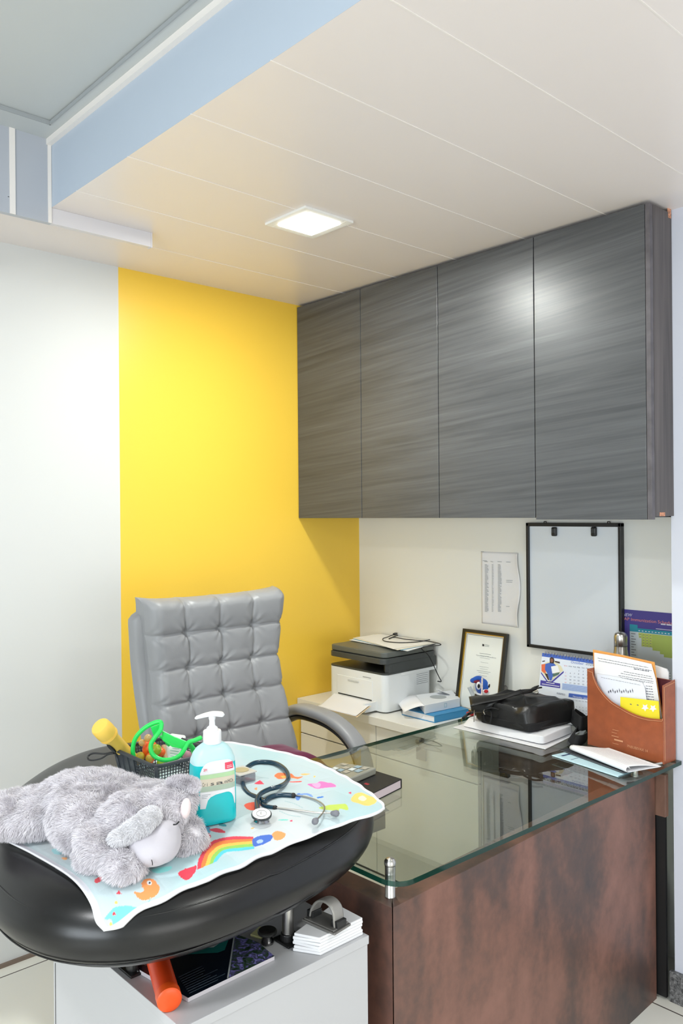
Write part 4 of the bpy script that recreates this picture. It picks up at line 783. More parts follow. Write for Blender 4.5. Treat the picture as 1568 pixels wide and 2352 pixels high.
# heart picture
cpoly([(1242, 1543), (1258, 1565), (1266, 1565), (1294, 1541), (1294, 1545), (1268, 1568), (1257, 1568), (1242, 1547)], 2)
cpoly([(1243, 1528), (1250, 1524), (1256, 1520), (1275, 1520), (1288, 1530), (1293, 1540), (1266, 1564), (1259, 1564), (1243, 1542)], 7, .0006)
cpoly([(1243, 1526), (1252, 1525), (1253, 1546), (1249, 1546), (1243, 1541)], 4, .0008); cpoly([(1250, 1546), (1257, 1548), (1261, 1562), (1258, 1562)], 9, .0008)
cpoly([(1252, 1525), (1262, 1522), (1272, 1524), (1278, 1530), (1274, 1540), (1266, 1563), (1262, 1563), (1257, 1548), (1251, 1538)], 0, .0010)
cpoly([(1262, 1512), (1266, 1509), (1271, 1511), (1273, 1518), (1271, 1524), (1262, 1523)], 9, .0012); cpoly([(1264, 1513), (1269, 1513), (1270, 1519), (1267, 1522), (1264, 1519)], 6, .0014)
cpoly([(1265, 1531), (1280, 1528), (1285, 1543), (1268, 1547)], 3, .0014); cpoly([(1268, 1548), (1285, 1544), (1283, 1549), (1270, 1555)], 10, .0012)
cpoly([(1245, 1518), (1251, 1517), (1251, 1519), (1245, 1520)], 9, .001); cpoly([(1274, 1518), (1285, 1520), (1285, 1524), (1274, 1521)], 9, .001)
cpoly([(1241, 1562), (1286, 1570), (1286, 1581), (1240, 1574)], 2); cpoly([(1254, 1566.5), (1273, 1569.5), (1273, 1571), (1254, 1568)], 3, .0008); cpoly([(1244, 1570), (1284, 1576), (1284, 1577.5), (1244, 1571.5)], 3, .0008)
def ctext(t_, x_, y_, x2, h_, mi, sl=.125):
    a = onp(x_, y_, (cA2+cN2*.0006, cN2)); b = onp(x2, y_+(x2-x_)*sl, (cA2+cN2*.0006, cN2)); b = np.array([b[0], a[1], a[2]]); m.text(t_, a, b, h_, cu2, mi)
ctext('October', 1310, 1523, 1340, .0095, 0); ctext('2025', 1344, 1527, 1363, .0090, 5)
days = ['SUN', 'MON', 'TUE', 'WED', 'THU', 'FRI', 'SAT']
colx = [1298, 1309, 1318.5, 1328, 1338.5, 1348.5, 1358.5]
for j, d in enumerate(days): ctext(d, colx[j]-3.6, 1530+(colx[j]-1298)*.12, colx[j]+3.4, .0042, 8 if j == 0 else 5)
n1 = 1
for r in range(5):
    for j in range(7):
        if r == 0 and j < 3: continue
        if n1 > 31: break
        y_ = 1544.5+(colx[j]-1298)*.115+r*7.5; s_ = str(n1); w_ = 2.2 if n1 > 9 else 1.1; ctext(s_, colx[j]-w_, y_-6.5+.5, colx[j]+w_, .0048, 8 if j == 0 else 5); n1 += 1
cpoly([(1291, 1569), (1360, 1578), (1360, 1594), (1290, 1584)], 1)
for k in range(4): cpoly([(1291, 1571.5+3.2*k), (1360, 1580.5+3.2*k), (1360, 1581.1+3.2*k), (1291, 1572.1+3.2*k)], 0, .0007)
ctext('EZEPEG', 1278, 1594, 1297, .0062, 5)
cpoly([(1306, 1592), (1360, 1599), (1360, 1609), (1305, 1601)], 0); ctext('November 2025', 1315, 1601, 1349, .0062, 3)
for j, d in enumerate(days): ctext(d, 1308+7.5*j-2.6, 1608+j*.9, 1308+7.5*j+2.6, .0034, 5)
n1 = 1
for r in range(5):
    for j in range(7):
        if r == 0 and j < 6: continue
        if n1 > 30: break
        x_ = 1308+7.5*j; w_ = 1.7 if n1 > 9 else .9; ctext(str(n1), x_-w_, 1616+j*.9+r*6.6, x_+w_, .0040, 8 if j == 0 else 5); n1 += 1
m.obj('print', [c_blue, c_pale, c_purp, mat('calendar_paper', (236, 238, 242), .5), mat('calendar_orange', (226, 110, 72), .5), mat('calendar_ink', (96, 104, 128), .6), mat('brown_skin', (140, 92, 70), .6), mat('calendar_cream', (222, 216, 184), .5), mat('calendar_pink', (232, 150, 160), .6), mat('dark_brown', (58, 40, 36), .6), mat('calendar_green', (80, 110, 100), .6)], CL, recalc=False)
m = M(); nr = 17
for i in range(nr):
    c_ = TLc+(TRc-TLc)*(.06+.92*i/(nr-1)); ring = [c_+cN2*.005*math.cos(t)+np.array([.0008*math.sin(t), 0, 0])+cu2*(.001+.0062*math.sin(t)) for t in np.linspace(0, 2*PI, 13)[:-1]]; m.tube(ring, .0011, 6, closed=True)
m.obj('spiral', mat('silver_wire', (196, 198, 204), .3, metal=.8), CL, smooth=True)

# leather file box with papers
tan = mat('tan_leather', (150, 79, 47), .36, bump=.12, bscale=160, var=.06, vscale=30); maroon = mat('maroon_lining', (88, 34, 44), .6); stitch = mat('stitching', (214, 158, 116), .6)
FL, FR, BR_, BL = np.array([-1.522, 2.548]), np.array([-1.232, 2.515]), np.array([-1.2275, 2.588]), np.array([-1.512, 2.625])
fd = np.array([*(FR-FL), 0]); fd /= np.linalg.norm(fd); fN = np.array([fd[1], -fd[0], 0]); fpl = (np.array([*FL, 0]), fN)
FB = thing('file_holder', (-1.37, 2.57, G1), 'tan leather desk file holder with curved front full of papers', 'file holder')
cv = [(1360, 1530), (1363, 1546), (1375, 1571), (1398, 1598), (1420, 1613), (1453, 1631), (1486, 1641), (1520, 1644), (1545, 1643)]
cvp = smoothpath([onp(x_, y_+8, fpl) for x_, y_ in cv], 6); wF = np.linalg.norm(FR-FL)
for p in cvp: pass
s_of = lambda p: np.dot(p-fpl[0], fd)
cvp = [fpl[0]*[1, 1, 0]+fd*min(max(s_of(p), 0), wF-.004)+np.array([0, 0, p[2]]) for p in cvp]; cvp[0][:2] = FL; 
zg = G1+.001; front = [np.array([*FL, zg]), np.array([*FR, zg])]+[np.array([*FR, cvp[-1][2]])]+cvp[::-1][1:]
M().slab(front, fN, .004).obj('front_panel', tan, FB, bevel=.0015)
ztp = 1.048; ztl = cvp[0][2]
M().slab([np.array([*FR, zg]), np.array([*BR_, zg]), np.array([*BR_, ztp+.004]), np.array([*FR, ztp-.006])], (1, 0, 0), .004).obj('side_panel', tan, FB, bevel=.0015)
M().slab([np.array([*BL, zg]), np.array([*FL, zg]), np.array([*FL, ztl]), np.array([*BL, ztl])], (-1, 0, 0), .004).obj('side_panel', tan, FB, bevel=.0015)
M().slab([np.array([*BR_, zg]), np.array([*BL, zg]), np.array([*BL, ztp]), np.array([*BR_, ztp])], (0, 1, 0), .003).obj('back_panel', tan, FB, bevel=.001)
bl_, br_ = np.array([*BL, 0])+[.006, -.006, 0], np.array([*BR_, 0])+[-.005, -.004, 0]
M().slab([br_+[0, 0, zg+.004], br_+[0, 0, ztp-.001], bl_+[0, 0, ztp-.001], bl_+[0, 0, zg+.004]], (0, 1, 0), .0015).obj('lining', maroon, FB)
M().prism([FL, FR, BR_, BL], zg, zg+.003).obj('base', tan, FB)
m = M().tube([p+fN*.0008-[0, 0, .006] for p in cvp], .0007, 5); sp_ = np.array([*FR, 0])+[.0006, .006, 0]; m.tube([sp_+[0, 0, zg+.01], sp_+[0, 0, ztp-.012]], .0007, 5); m.tube([np.array([*FR, ztp-.012])+[.0006, .006, 0], np.array([*BR_, ztp-.004])+[.0006, -.004, 0]], .0007, 5).obj('stitching', stitch, FB)
gold_p = mat('faded_gold_print', (206, 150, 112), .5)
m = M(); fo = (fpl[0]+fN*.0008, fN); a = onp(1440, 1716, fo); b = onp(1487, 1728, fo); b[2] = a[2]; m.text('PNEUBEVAX 14', a, b, .0085, (0, 0, 1), 0)
for (x_, y_, w_, h_) in ((1404, 1690, 16, .002), (1404, 1682, 12, .0014), (1406, 1676, 14, .0014), (1410, 1700, 20, .005), (1406, 1707, 14, .0014)):
    a = onp(x_, y_, fo); b = onp(x_+w_, y_, fo); b[2] = a[2]; m.poly([a, b, b+[0, 0, h_], a+[0, 0, h_]])
m.obj('embossed_print', gold_p, FB, recalc=False)
def fsheet(nm, pts, off, mt, th, lab, cat, lower=1705, lines=None, extra=None):
    P = (fpl[0]-fN*off, fN); tp = [onp(x_, y_, P) for x_, y_ in pts]; r_ = thing(nm, tuple(onp(1440, lower, P)), lab, cat)
    lo = []
    zl = zg+.006
    L_, R__ = tp[0], tp[-1]; sl = min(max(np.dot(L_-P[0], fd), .008), wF-.02); sr = min(np.dot(R__-P[0], fd), wF-.012)
    poly = tp+[P[0]+fd*sr+[0, 0, zl], P[0]+fd*sl+[0, 0, zl]]
    M().slab(poly, fN, th).obj('sheet' if nm != 'orange_folder' else 'cover', mt, r_, bevel=.0004)
    if lines:
        m_ = M(); P2 = (P[0]+fN*.0006, fN)
        for (xa, ya, xb, yb, h_) in lines:
            x_ = xa
            while x_ < xb:
                L2 = RS.uniform(2, 7); x2 = min(x_+L2, xb); f_ = lambda q: ya+(yb-ya)*(q-xa)/(xb-xa); a = onp(x_, f_(x_), P2); b = onp(x2, f_(x2), P2); m_.poly([a, b, b+[0, 0, h_], a+[0, 0, h_]]); x_ = x2+RS.uniform(.8, 1.6)
        if extra: extra(m_, P2)
        m_.obj('print', [mat('page_ink', (104, 104, 116), .7), mat('pale_blue_ink', (170, 180, 220), .7), mat('pink_ink', (226, 100, 150), .6), mat('white_star', (240, 240, 236), .6)], r_, recalc=False)
    return r_
fsheet('orange_folder', [(1361, 1492), (1430, 1505), (1502, 1521), (1507, 1560), (1522, 1650)], .040, mat('orange_card', (228, 160, 84), .6), .003, 'orange card folder standing tallest in the tan leather file holder', 'folder')
ln = [(1372, 1512, 1488, 1534, .0016), (1374, 1518, 1496, 1541, .0016), (1455, 1537, 1490, 1543, .0028), (1432, 1543, 1496, 1555, .0016), (1425, 1547, 1498, 1560, .0016), (1420, 1552, 1500, 1566, .0016), (1424, 1557, 1500, 1570, .0016), (1460, 1566, 1478, 1569, .0016)]
ln += [(1483, 1576+6*i, 1483+14+i, 1578+6*i, .0022) for i in range(6)]
fsheet('printed_page', [(1364, 1499), (1430, 1510), (1495, 1525), (1505, 1560), (1519, 1648)], .033, paper, .002, 'large white printed page in front of the orange folder in the tan holder', 'paper', lines=ln)
ln2 = [(1380, 1556, 1470, 1574, .0010), (1400, 1588, 1403, 1589, .004)]+[(1396+5*i, 1592-(i % 3)*3, 1398.5+5*i, 1592, .008) for i in range(12)]
fsheet('chart_page', [(1371, 1548), (1420, 1556), (1474, 1568), (1480, 1580), (1489, 1640)], .024, mat('chart_paper', (230, 234, 244), .6), .002, 'smaller white page with a faint bar chart inside the tan holder', 'paper', lines=ln2)
def star(m_, P2):
    for sx_ in (1481, 1499):
        pts = []
        for k in range(10):
            r_ = 9 if k % 2 == 0 else 4.5; t_ = k*PI/5+.3; pts.append(onp(sx_+r_*math.cos(t_), 1625+(sx_-1481)*.1+r_*math.sin(t_), P2))
        m_.poly(pts, 3)
fsheet('yellow_card', [(1424, 1601), (1470, 1606), (1512, 1611), (1515, 1655)], .014, mat('yellow_card', (240, 222, 50), .5), .002, 'yellow card with white stars at the front of the tan holder', 'card', lines=[(1446, 1618, 1450, 1619, .003), (1462, 1620, 1466, 1621, .003)], extra=star)
fsheet('white_booklet', [(1482, 1526), (1506, 1529), (1530, 1537), (1534, 1545)], .088, paper, .006, 'white booklet standing upright behind the right end of the tan holder', 'booklet')
# steel bottle
sbp = at(1426, 1620, 'y', 2.74); SB = thing('steel_bottle', (sbp[0], 2.74, G1), 'brushed steel drinking bottle with domed cap behind the tan file holder', 'bottle')
ztop = at(1426, 1451, 'y', 2.74)[2]; h_ = ztop-G1
M().lathe([(0, 0), (.036, 0), (.038, .004), (.038, h_-.135), (.035, h_-.115), (.026, h_-.082), (.0235, h_-.062), (.0235, h_-.052)], (sbp[0], 2.74, G1), 40).obj('body', steel, SB, smooth=True, angle=50)
M().lathe([(.0225, h_-.0505), (.0235, h_-.049), (.0235, h_-.018), (.021, h_-.007), (.012, h_-.001), (0, h_)], (sbp[0], 2.74, G1), 40).obj('cap', steel, SB, smooth=True, angle=50)
M().lathe([(.0222, h_-.0525), (.0222, h_-.0498)], (sbp[0], 2.74, G1), 40).obj('gasket', dark_gap, SB)
# folders and notepad at the desk edge
fz = G
b1 = [at(1268, 1734, 'z', fz+.004), at(1420, 1783, 'z', fz+.004), at(1446, 1773, 'z', fz+.004), at(1300, 1727, 'z', fz+.004)]
BFt = thing('blue_leaflet', tuple(b1[0]), 'pale blue folded leaflet lowest of the papers near the tan holder', 'leaflet')
m = M(); ev = b1[3]-b1[0]
def foldpt(a, b):
    base_ = b1[0]*(1-a)+b1[1]*a; dv = (b1[3]-b1[0])*(1-a)+(b1[2]-b1[1])*a; dv = dv*1.6; t_ = b*1.12-.12
    if t_ < 0: th = (t_+.12)/.12*PI; return base_+dv*.03*(-math.sin(th))+np.array([0, 0, -.0038+.0038*(1-math.cos(th))/2*1.0])
    return base_+dv*t_+np.array([0, 0, 0])
m.grid(foldpt, 14, 30); m.add([foldpt(0, .11)-[0, 0, .0038], foldpt(1, .11)-[0, 0, .0038], foldpt(1, 1)-[0, 0, .0038], foldpt(0, 1)-[0, 0, .0038]], [(0, 1, 2, 3)])
m.obj('sheet', mat('pale_blue_glossy', (190, 222, 232), .35), BFt, smooth=True)
m = M()
for (a, b, c_, d2) in ((.08, .11, .25, .6), (.26, .27, .2, .5), (.86, .90, .5, .9)): m.poly([foldpt(a, c_)+[0, 0, .0004], foldpt(b, c_)+[0, 0, .0004], foldpt(b, d2)+[0, 0, .0004], foldpt(a, d2)+[0, 0, .0004]])
m.obj('print', mat('navy_ink', (30, 44, 90), .6), BFt, recalc=False)
bz = fz+.0045
bf = [at(1286, 1720, 'z', bz+.006), at(1430, 1772, 'z', bz+.006), at(1476, 1762, 'z', bz+.006), at(1342, 1716, 'z', bz+.006)]
BF = thing('black_folder', tuple(bf[0]), 'black folder between the white notepad and the pale blue leaflet', 'folder')
M().slab(bf, (0, 0, 1), .0012).obj('cover', mat('charcoal_card', (38, 42, 48), .5), BF, bevel=.0005)
M().slab([p-[0, 0, .0016] for p in bf], (0, 0, 1), .003).obj('pages', mat('grey_pages', (90, 92, 96), .7), BF); M().slab([p-[0, 0, .0048] for p in bf], (0, 0, 1), .0011).obj('cover', mat('charcoal_card'), BF, bevel=.0005)
nz = bz+.0075
n4 = [at(1313, 1723, 'z', nz+.001), at(1442, 1774, 'z', nz+.001), at(1516, 1761, 'z', nz+.001), at(1396, 1719, 'z', nz+.001)]
NP = thing('notepad', tuple(n4[0]), 'white notepad with rolled over cover on top of the black folder', 'notepad')
def npad(a, b):
    base_ = n4[0]*(1-a)+n4[1]*a; dv = (n4[3]-n4[0])*(1-a)+(n4[2]-n4[1])*a; R_ = .0085
    if b < .25: th = b/.25*PI*1.5-PI/2; return base_+dv/np.linalg.norm(dv)*(-R_*math.cos(th)*1.0)+np.array([0, 0, R_+R_*math.sin(th)])+dv*.0
    t_ = (b-.25)/.75; return base_+dv*t_+np.array([0, 0, 2*R_*(1-t_)**1.2+.0012+.004*math.sin(t_*PI)*a])
m = M().grid(npad, 20, 50); s_ = m.obj('cover', paper, NP, smooth=True); q_ = s_.modifiers.new('s', 'SOLIDIFY'); q_.thickness = .0008
M().slab([p+[0, 0, .0005] for p in n4], (0, 0, 1), .0012).slab([p+[.002, .001, .0022] for p in n4], (0, 0, 1), .0010).obj('pages', paper, NP)
m = M()
for i in range(9):
    for j in range(26):
        a = .08+.84*j/26; b = .38+.055*i
        if RS.rand() < .35: continue
        m.poly([npad(a, b)+[0, 0, .0012], npad(a+.02, b)+[0, 0, .0012], npad(a+.02, b+.008)+[0, 0, .0012], npad(a, b+.008)+[0, 0, .0012]])
m.obj('print', mat('faint_violet_ink', (206, 204, 214), .7), NP, recalc=False)
tag(M().tube([at(1500, 1757, 'z', G+.004), at(1526, 1751, 'z', G+.004)], [.0035, .0035], 12).tube([at(1480, 1760, 'z', G+.004), at(1500, 1757, 'z', G+.004)], .0028, 12).obj('pen', mat('grey_pen', (176, 174, 172), .3), smooth=True, angle=40), 'end of a grey pen lying beside the white notepad at the glass edge', 'pen')
# black book and packet on the glass
BB = thing('book', (-1.75, 1.95, G1), 'thick black hardback diary on the glass behind the baby mat', 'book')
hz_ = G+.028; Ab, Bb = at(857, 1769, 'z', hz_), at(922, 1789, 'z', hz_); ydir = (Bb-at(834, 1832, 'z', hz_)); ydir[2] = 0; ydir /= np.linalg.norm(ydir); xdir_ = (Ab-Bb); Lx = np.linalg.norm(xdir_); xdir_ /= Lx
Lx = .15; Ly = .21; cor = [Bb, Bb+xdir_*Lx, Bb+xdir_*Lx-ydir*Ly, Bb-ydir*Ly]
def plate(pl4, z0, z1): return M().prism([p[:2] for p in pl4], z0, z1)
bkm = mat('black_book_cloth', (24, 23, 24), .5, bump=.1, bscale=500)
m = plate(cor, G, G+.003).prism([p[:2] for p in cor], hz_-.003, hz_); m.obox((Bb+xdir_*Lx*.5)*[1, 1, 0]+np.array([0, 0, G+.014]), [xdir_, ydir, (0, 0, 1)], (Lx/2, .0016, .0138)); m.obj('cover', bkm, BB, bevel=.001)
ins = [cor[0]-ydir*.003+xdir_*.002, cor[1]-ydir*.003-xdir_*.004, cor[2]+ydir*.003-xdir_*.004, cor[3]+ydir*.003+xdir_*.002]
plate(ins, G+.003, hz_-.003).obj('pages', mat('pinkish_pages', (222, 206, 210), .7), BB)
rc = Bb-ydir*.10+xdir_*.05; M().poly([rc+[0, 0, .0004], rc+xdir_*.016+[0, 0, .0004], rc+xdir_*.016-ydir*.012+[0, 0, .0004], rc-ydir*.012+[0, 0, .0004]]).obj('print', mat('red_ink', (150, 36, 44), .6), BB, recalc=False)
gz = hz_+.022
gq = [at(752, 1765, 'z', gz), at(783, 1750, 'z', gz), at(864, 1762, 'z', gz), at(806, 1786, 'z', gz)]
GP = thing('photo_packet', tuple((gq[0]+gq[2])/2-[0, 0, .012]), 'clear grey packet of small pictures lying on the black diary', 'packet')
m = M().prism([p[:2] for p in gq], hz_+.0005, gz-.001); m.obj('sleeve', mat('grey_translucent', (150, 150, 138), .25), GP, bevel=.004)
m = M()
for i in range(4):
    for j in range(3):
        f_ = lambda a, b: (gq[0]*(1-a)+gq[3]*a)*(1-b)+(gq[1]*(1-a)+gq[2]*a)*b
        if (i*3+j) % 4 == 1: continue
        a, b = .10+i*.21, .12+j*.28; m.poly([f_(a, b)+[0, 0, .0004], f_(a+.16, b)+[0, 0, .0004], f_(a+.16, b+.22)+[0, 0, .0004], f_(a, b+.22)+[0, 0, .0004]], (i+j) % 3)
m.obj('pictures', [mat('pic_white', (214, 222, 222), .3), mat('pic_blue', (150, 176, 190), .3), mat('pic_grey', (176, 172, 160), .3)], GP, recalc=False)
# ============================================================ THINGS ON THE MAT AND COUCH
ZM = CT+.0125
def matz(x, y):
    i = np.argmin((MX-x)**2+(MY-y)**2); return MZ.ravel()[i]
# hand sanitizer
BP = at(489, 1893, 'z', ZM); bz = matz(BP[0], BP[1])+.0005
HS = thing('sanitizer_bottle', (BP[0], BP[1], bz), 'turquoise hand rub in translucent pump bottle with white pump on the baby mat', 'bottle')
TH = math.radians(28); Fx = np.array([math.cos(math.radians(47.41)+TH), math.sin(math.radians(47.41)+TH), 0]); Fn = np.array([Fx[1], -Fx[0], 0])    # bottle wide axis; front normal
liq = mat('turquoise_liquid', (18, 196, 204), .22, spec=.55, sss=.25); frost = mat('frosted_plastic', (186, 222, 226), .35, sss=.3); wp = mat('pump_white', (236, 238, 240), .35)
KH = 1.075; HB = .150; prof = [(0, .90), (.004, 1.0), (.02, 1.0), (.10, .985), (.120, .955), (.134, .86), (.143, .72), (.150, .50), (.153, .36), (.156, .30)]
def bodyf(a, t):
    zz_ = t*.156; s_ = np.interp(zz_, [p[0] for p in prof], [p[1] for p in prof]); th = a*2*PI; ex = .55 if zz_ < .12 else .55+(zz_-.12)/.036*.45
    wx, wy = .0470*s_, .0300*max(s_, .45); c_, s2 = math.cos(th), math.sin(th)
    return BP*[1, 1, 0]+np.array([0, 0, bz+zz_*KH])+Fx*wx*math.copysign(abs(c_)**ex, c_)+Fn*wy*math.copysign(abs(s2)**ex, s2)
m = M(); m.grid(bodyf, 60, 50, 0, closeu=True)
for k, f in enumerate(m.F):
    if np.mean([m.V[i][2] for i in f]) > bz+.1235: m.mi[k] = 1
m.add([bodyf(i/60, 0) for i in range(60)], [tuple(range(60))], 0); m.add([bodyf(i/60, 1) for i in range(60)], [tuple(range(60))], 1)
m.obj('bottle_body', [liq, frost], HS, smooth=True, angle=60)
# label on the front
def lab(a, z_, o=.0006):   # a in -1..1 across the front
    th = math.radians(90-a*62); return bodyf(th/(2*PI), z_/.156)+Fn*o
def lrect(m_, a0, a1, z0_, z1_, mi, o=.0006, top=None, bot=None, n=14):
    for i in range(n):
        u0, u1 = a0+(a1-a0)*i/n, a0+(a1-a0)*(i+1)/n; t0, t1 = (top(u0), top(u1)) if top else (z1_, z1_); q0_, q1_ = (bot(u0), bot(u1)) if bot else (z0_, z0_)
        m_.add([lab(u0, q0_, o), lab(u1, q1_, o), lab(u1, (q1_+t1)/2, o), lab(u0, (q0_+t0)/2, o), lab(u1, t1, o), lab(u0, t0, o)], [(0, 1, 2, 3), (3, 2, 4, 5)], mi)
L, Rr_ = -.62, .80; c0, rr0 = .18, .55
topf = lambda u: .122-.020*abs((u-.09)/.71)**3; botf = lambda u: .034+(.026*math.sqrt(max(0, 1-((u-c0)/.48)**2)) if abs(u-c0) < .48 else 0)
m = M(); lrect(m, L, Rr_, 0, 0, 0, .0006, top=topf, bot=botf); lrect(m, L, Rr_, .066, .095, 1, .0009); lrect(m, L, Rr_, .090, .098, 2, .0012); lrect(m, L, Rr_, .066, .076, 4, .0012); lrect(m, .15, .62, .103, .116, 3, .0010)
for k, ch_ in enumerate('3M'): m.text(ch_, lab(-.44+.10*k, .105, .0018), lab(-.35+.10*k, .105, .0018), .0056, (0, 0, 1), 3)
for k, ch_ in enumerate('CrisanHCh'):
    a0 = -.50+1.10*k/9; wd_ = .10 if ch_ not in 'ri' else (.06 if ch_ == 'r' else .025); P_l, P_r = lab(a0, .077, .0016), lab(a0+wd_, .077, .0016); m.text(ch_, P_l, P_r, .0075, (0, 0, 1), 5)
for k, w_ in enumerate((.40, .30, .26)): lrect(m, -.52, -.52+w_, .060-.003*k, .0608-.003*k, 6, .0012)
lrect(m, .22, .54, .106, .107, 0, .0014); lrect(m, .22, .5, .109, .1098, 0, .0014)
m.obj('label', [mat('label_white', (232, 234, 238), .4), mat('label_beige', (216, 206, 186), .4), mat('label_green', (178, 214, 166), .4), mat('label_red', (226, 72, 96), .4), mat('label_sage', (170, 188, 170), .4), mat('label_ink', (70, 76, 80), .5), mat('label_faint', (160, 166, 176), .5)], HS, recalc=False)
O = (BP[0], BP[1], bz+.150*KH)
M().lathe([(.0185, 0), (.0190, .001), (.0188, .024), (.0178, .026), (.013, .026)], O, 36).obj('collar', wp, HS, smooth=True, angle=40)
st_ = M().lathe([(.0125, .024), (.0125, .028), (.011, .032), (.0062, .036), (.0058, .046), (.0075, .052), (.006, .056), (0, .057)], O, 28)
st_.obj('pump_stem', wp, HS, smooth=True, angle=50)
hd = -(Fx*.88+Fn*-.10); hd = -_R*.98-_f*.12; hd[2] = 0; hd /= np.linalg.norm(hd); hs_ = np.array([-hd[1], hd[0], 0])
def headf(a, t):
    x_ = -.026+.062*t; w_ = .0135*math.sin(PI*min(1, max(0, (t*.98+.01)))**.75)**.5 if 0 < t < 1 else 0.0008; w_ = max(.0012, .0135*(1-abs(2*t-.7)**2.4*.42) if t < .85 else .0135*(1-(t-.35)*1.25)); w_ *= min(1, (t/.08)**.5+.05) ; h2 = .0055*(1-.35*t)*min(1, (t/.1)**.5+.05)*min(1, ((1-t)/.06)**.5+.05)
    th = a*2*PI; return np.array(O)+[0, 0, .0575+.003*math.sin(t*PI)-.009*max(0, t-.4)]+hd*x_+hs_*w_*math.cos(th)+np.array([0, 0, 1])*h2*math.sin(th)
M().grid(headf, 24, 30, closeu=True).obj('pump_head', wp, HS, smooth=True)

# clear little pot behind the bottle
cpz = ZM-.003; cpp = at(556, 1802, 'z', cpz)
CPt = thing('clear_pot', tuple(cpp), 'small clear plastic pot with beige content behind the hand rub bottle', 'pot')
cl_ = clear_mat('clear_pot_plastic', (222, 222, 226), 1, .06, .35, (170, 168, 176))
M().box(cpp[0]-.030, cpp[0]+.024, cpp[1]-.024, cpp[1]+.024, cpz, cpz+.030).obj('body', cl_, CPt, bevel=.004, seg=3)
M().box(cpp[0]-.032, cpp[0]+.026, cpp[1]-.026, cpp[1]+.026, cpz+.030, cpz+.034).obj('rim', mat('pot_rim', (206, 204, 196), .3), CPt, bevel=.002)
M().lathe([(0, 0), (.018, 0), (.018, .001), (0, .0015)], (cpp[0]-.003, cpp[1], cpz+.0342), 24).obj('content', mat('beige_powder', (186, 172, 130), .8), CPt)

# stethoscope
navy_t = mat('teal_navy_tubing', (16, 56, 76), .22, spec=.6); ss = thing('stethoscope', tuple(at(640, 1830, 'z', ZM)), 'navy stethoscope with steel chestpiece coiled on the baby mat', 'stethoscope')
tip = mat('grey_rubber', (120, 121, 128), .5); zt_s = ZM+.0095
tp = [(592, 1864), (590, 1848), (591, 1834), (600, 1822), (618, 1813), (640, 1807), (656, 1798), (662, 1785), (655, 1768), (637, 1755), (612, 1750), (585, 1752), (566, 1764), (557, 1784), (559, 1806), (570, 1822), (586, 1830), (602, 1837)]
pth = [at(x_, y_, 'z', zt_s+(.010 if 2 <= i <= 5 else (.006 if i < 2 else 0))) for i, (x_, y_) in enumerate(tp)]
M().tube(smoothpath(pth, 8), .0054, 14).obj('tube', navy_t, ss, smooth=True)
y1 = [at(x_, y_, 'z', zt_s+.004) for x_, y_ in ((600, 1836), (606, 1842), (612, 1836), (626, 1829), (645, 1826), (672, 1827))]; y2 = [at(x_, y_, 'z', zt_s) for x_, y_ in ((600, 1836), (603, 1848), (612, 1853), (630, 1856))]
M().tube(smoothpath(y1, 8), .0056, 14).tube(smoothpath(y2, 8), .0052, 14).obj('yoke', navy_t, ss, smooth=True)
for path in ([(672, 1826), (700, 1830), (726, 1838), (743, 1850), (744, 1862), (736, 1874), (727, 1883)], [(630, 1855), (680, 1861), (730, 1867), (762, 1868)]):
    t_ = M().tube(smoothpath([at(x_, y_, 'z', zt_s+.001) for x_, y_ in path], 8), .0019, 10).obj('ear_tube', steel, ss, smooth=True)
    e_ = at(*path[-1], 'z', zt_s+.001); d_ = e_-at(*path[-2], 'z', zt_s+.001); d_ /= np.linalg.norm(d_)
    M().lathe([(0, -.004), (.004, -.002), (.0062, .004), (.0072, .009), (.0058, .014), (0, .0165)], e_, 20, axis=d_).obj('ear_tip', tip, t_, smooth=True)
for k, (x_, y_) in enumerate(((673, 1827), (631, 1856))):
    e_ = at(x_, y_, 'z', zt_s+(.004 if k == 0 else 0)); M().ell(e_, .0062, .0062, .006).obj('collar_ring', black_plastic, ss, smooth=True)
hc = at(600, 1893, 'z', ZM); axd = np.array([.10, -.02, 1.0]); axd = axd+(-_f)*.18; axd /= np.linalg.norm(axd); hc = hc+[0, 0, .001]
ch_ = M().lathe([(.0165, 0), (.0175, .003), (.0165, .006), (.0115, .010), (.0095, .014), (.0115, .018)], hc, 32, axis=axd).obj('bell', mat('polished_steel', (150, 152, 156), .15, metal=1), ss, smooth=True, angle=50)
hc2 = hc+axd*.019
M().lathe([(.0195, 0), (.0212, .0015), (.0212, .004), (.0200, .0052), (.0185, .005)], hc2, 40, axis=axd).obj('diaphragm_rim', mat('dark_rim', (60, 64, 68), .3, metal=.4), ss, smooth=True, angle=40)
dg_ = M().lathe([(0, .0054), (.0186, .0054)], hc2, 40, axis=axd).obj('diaphragm', mat('diaphragm_cream', (214, 212, 204), .3), ss)
m = M(); tx = np.cross([0, 1, 0], axd); tx /= np.linalg.norm(tx)
ring = [hc2+axd*.0058+(tx*math.cos(t)+np.cross(axd, tx)*math.sin(t))*.0105 for t in np.linspace(0, 2*PI, 25)[:-1]]; m.tube(ring, .0004, 4, closed=True); m.text('L', hc2+axd*.0058-_R*.003-_f*.003, hc2+axd*.0058+_R*.003-_f*.003, .008, np.cross(axd, _R), 0); m.obj('print', ink, ss)
M().tube([hc+axd*.014, at(592, 1866, 'z', zt_s+.006)], .004, 12).obj('stem', steel, ss, smooth=True)

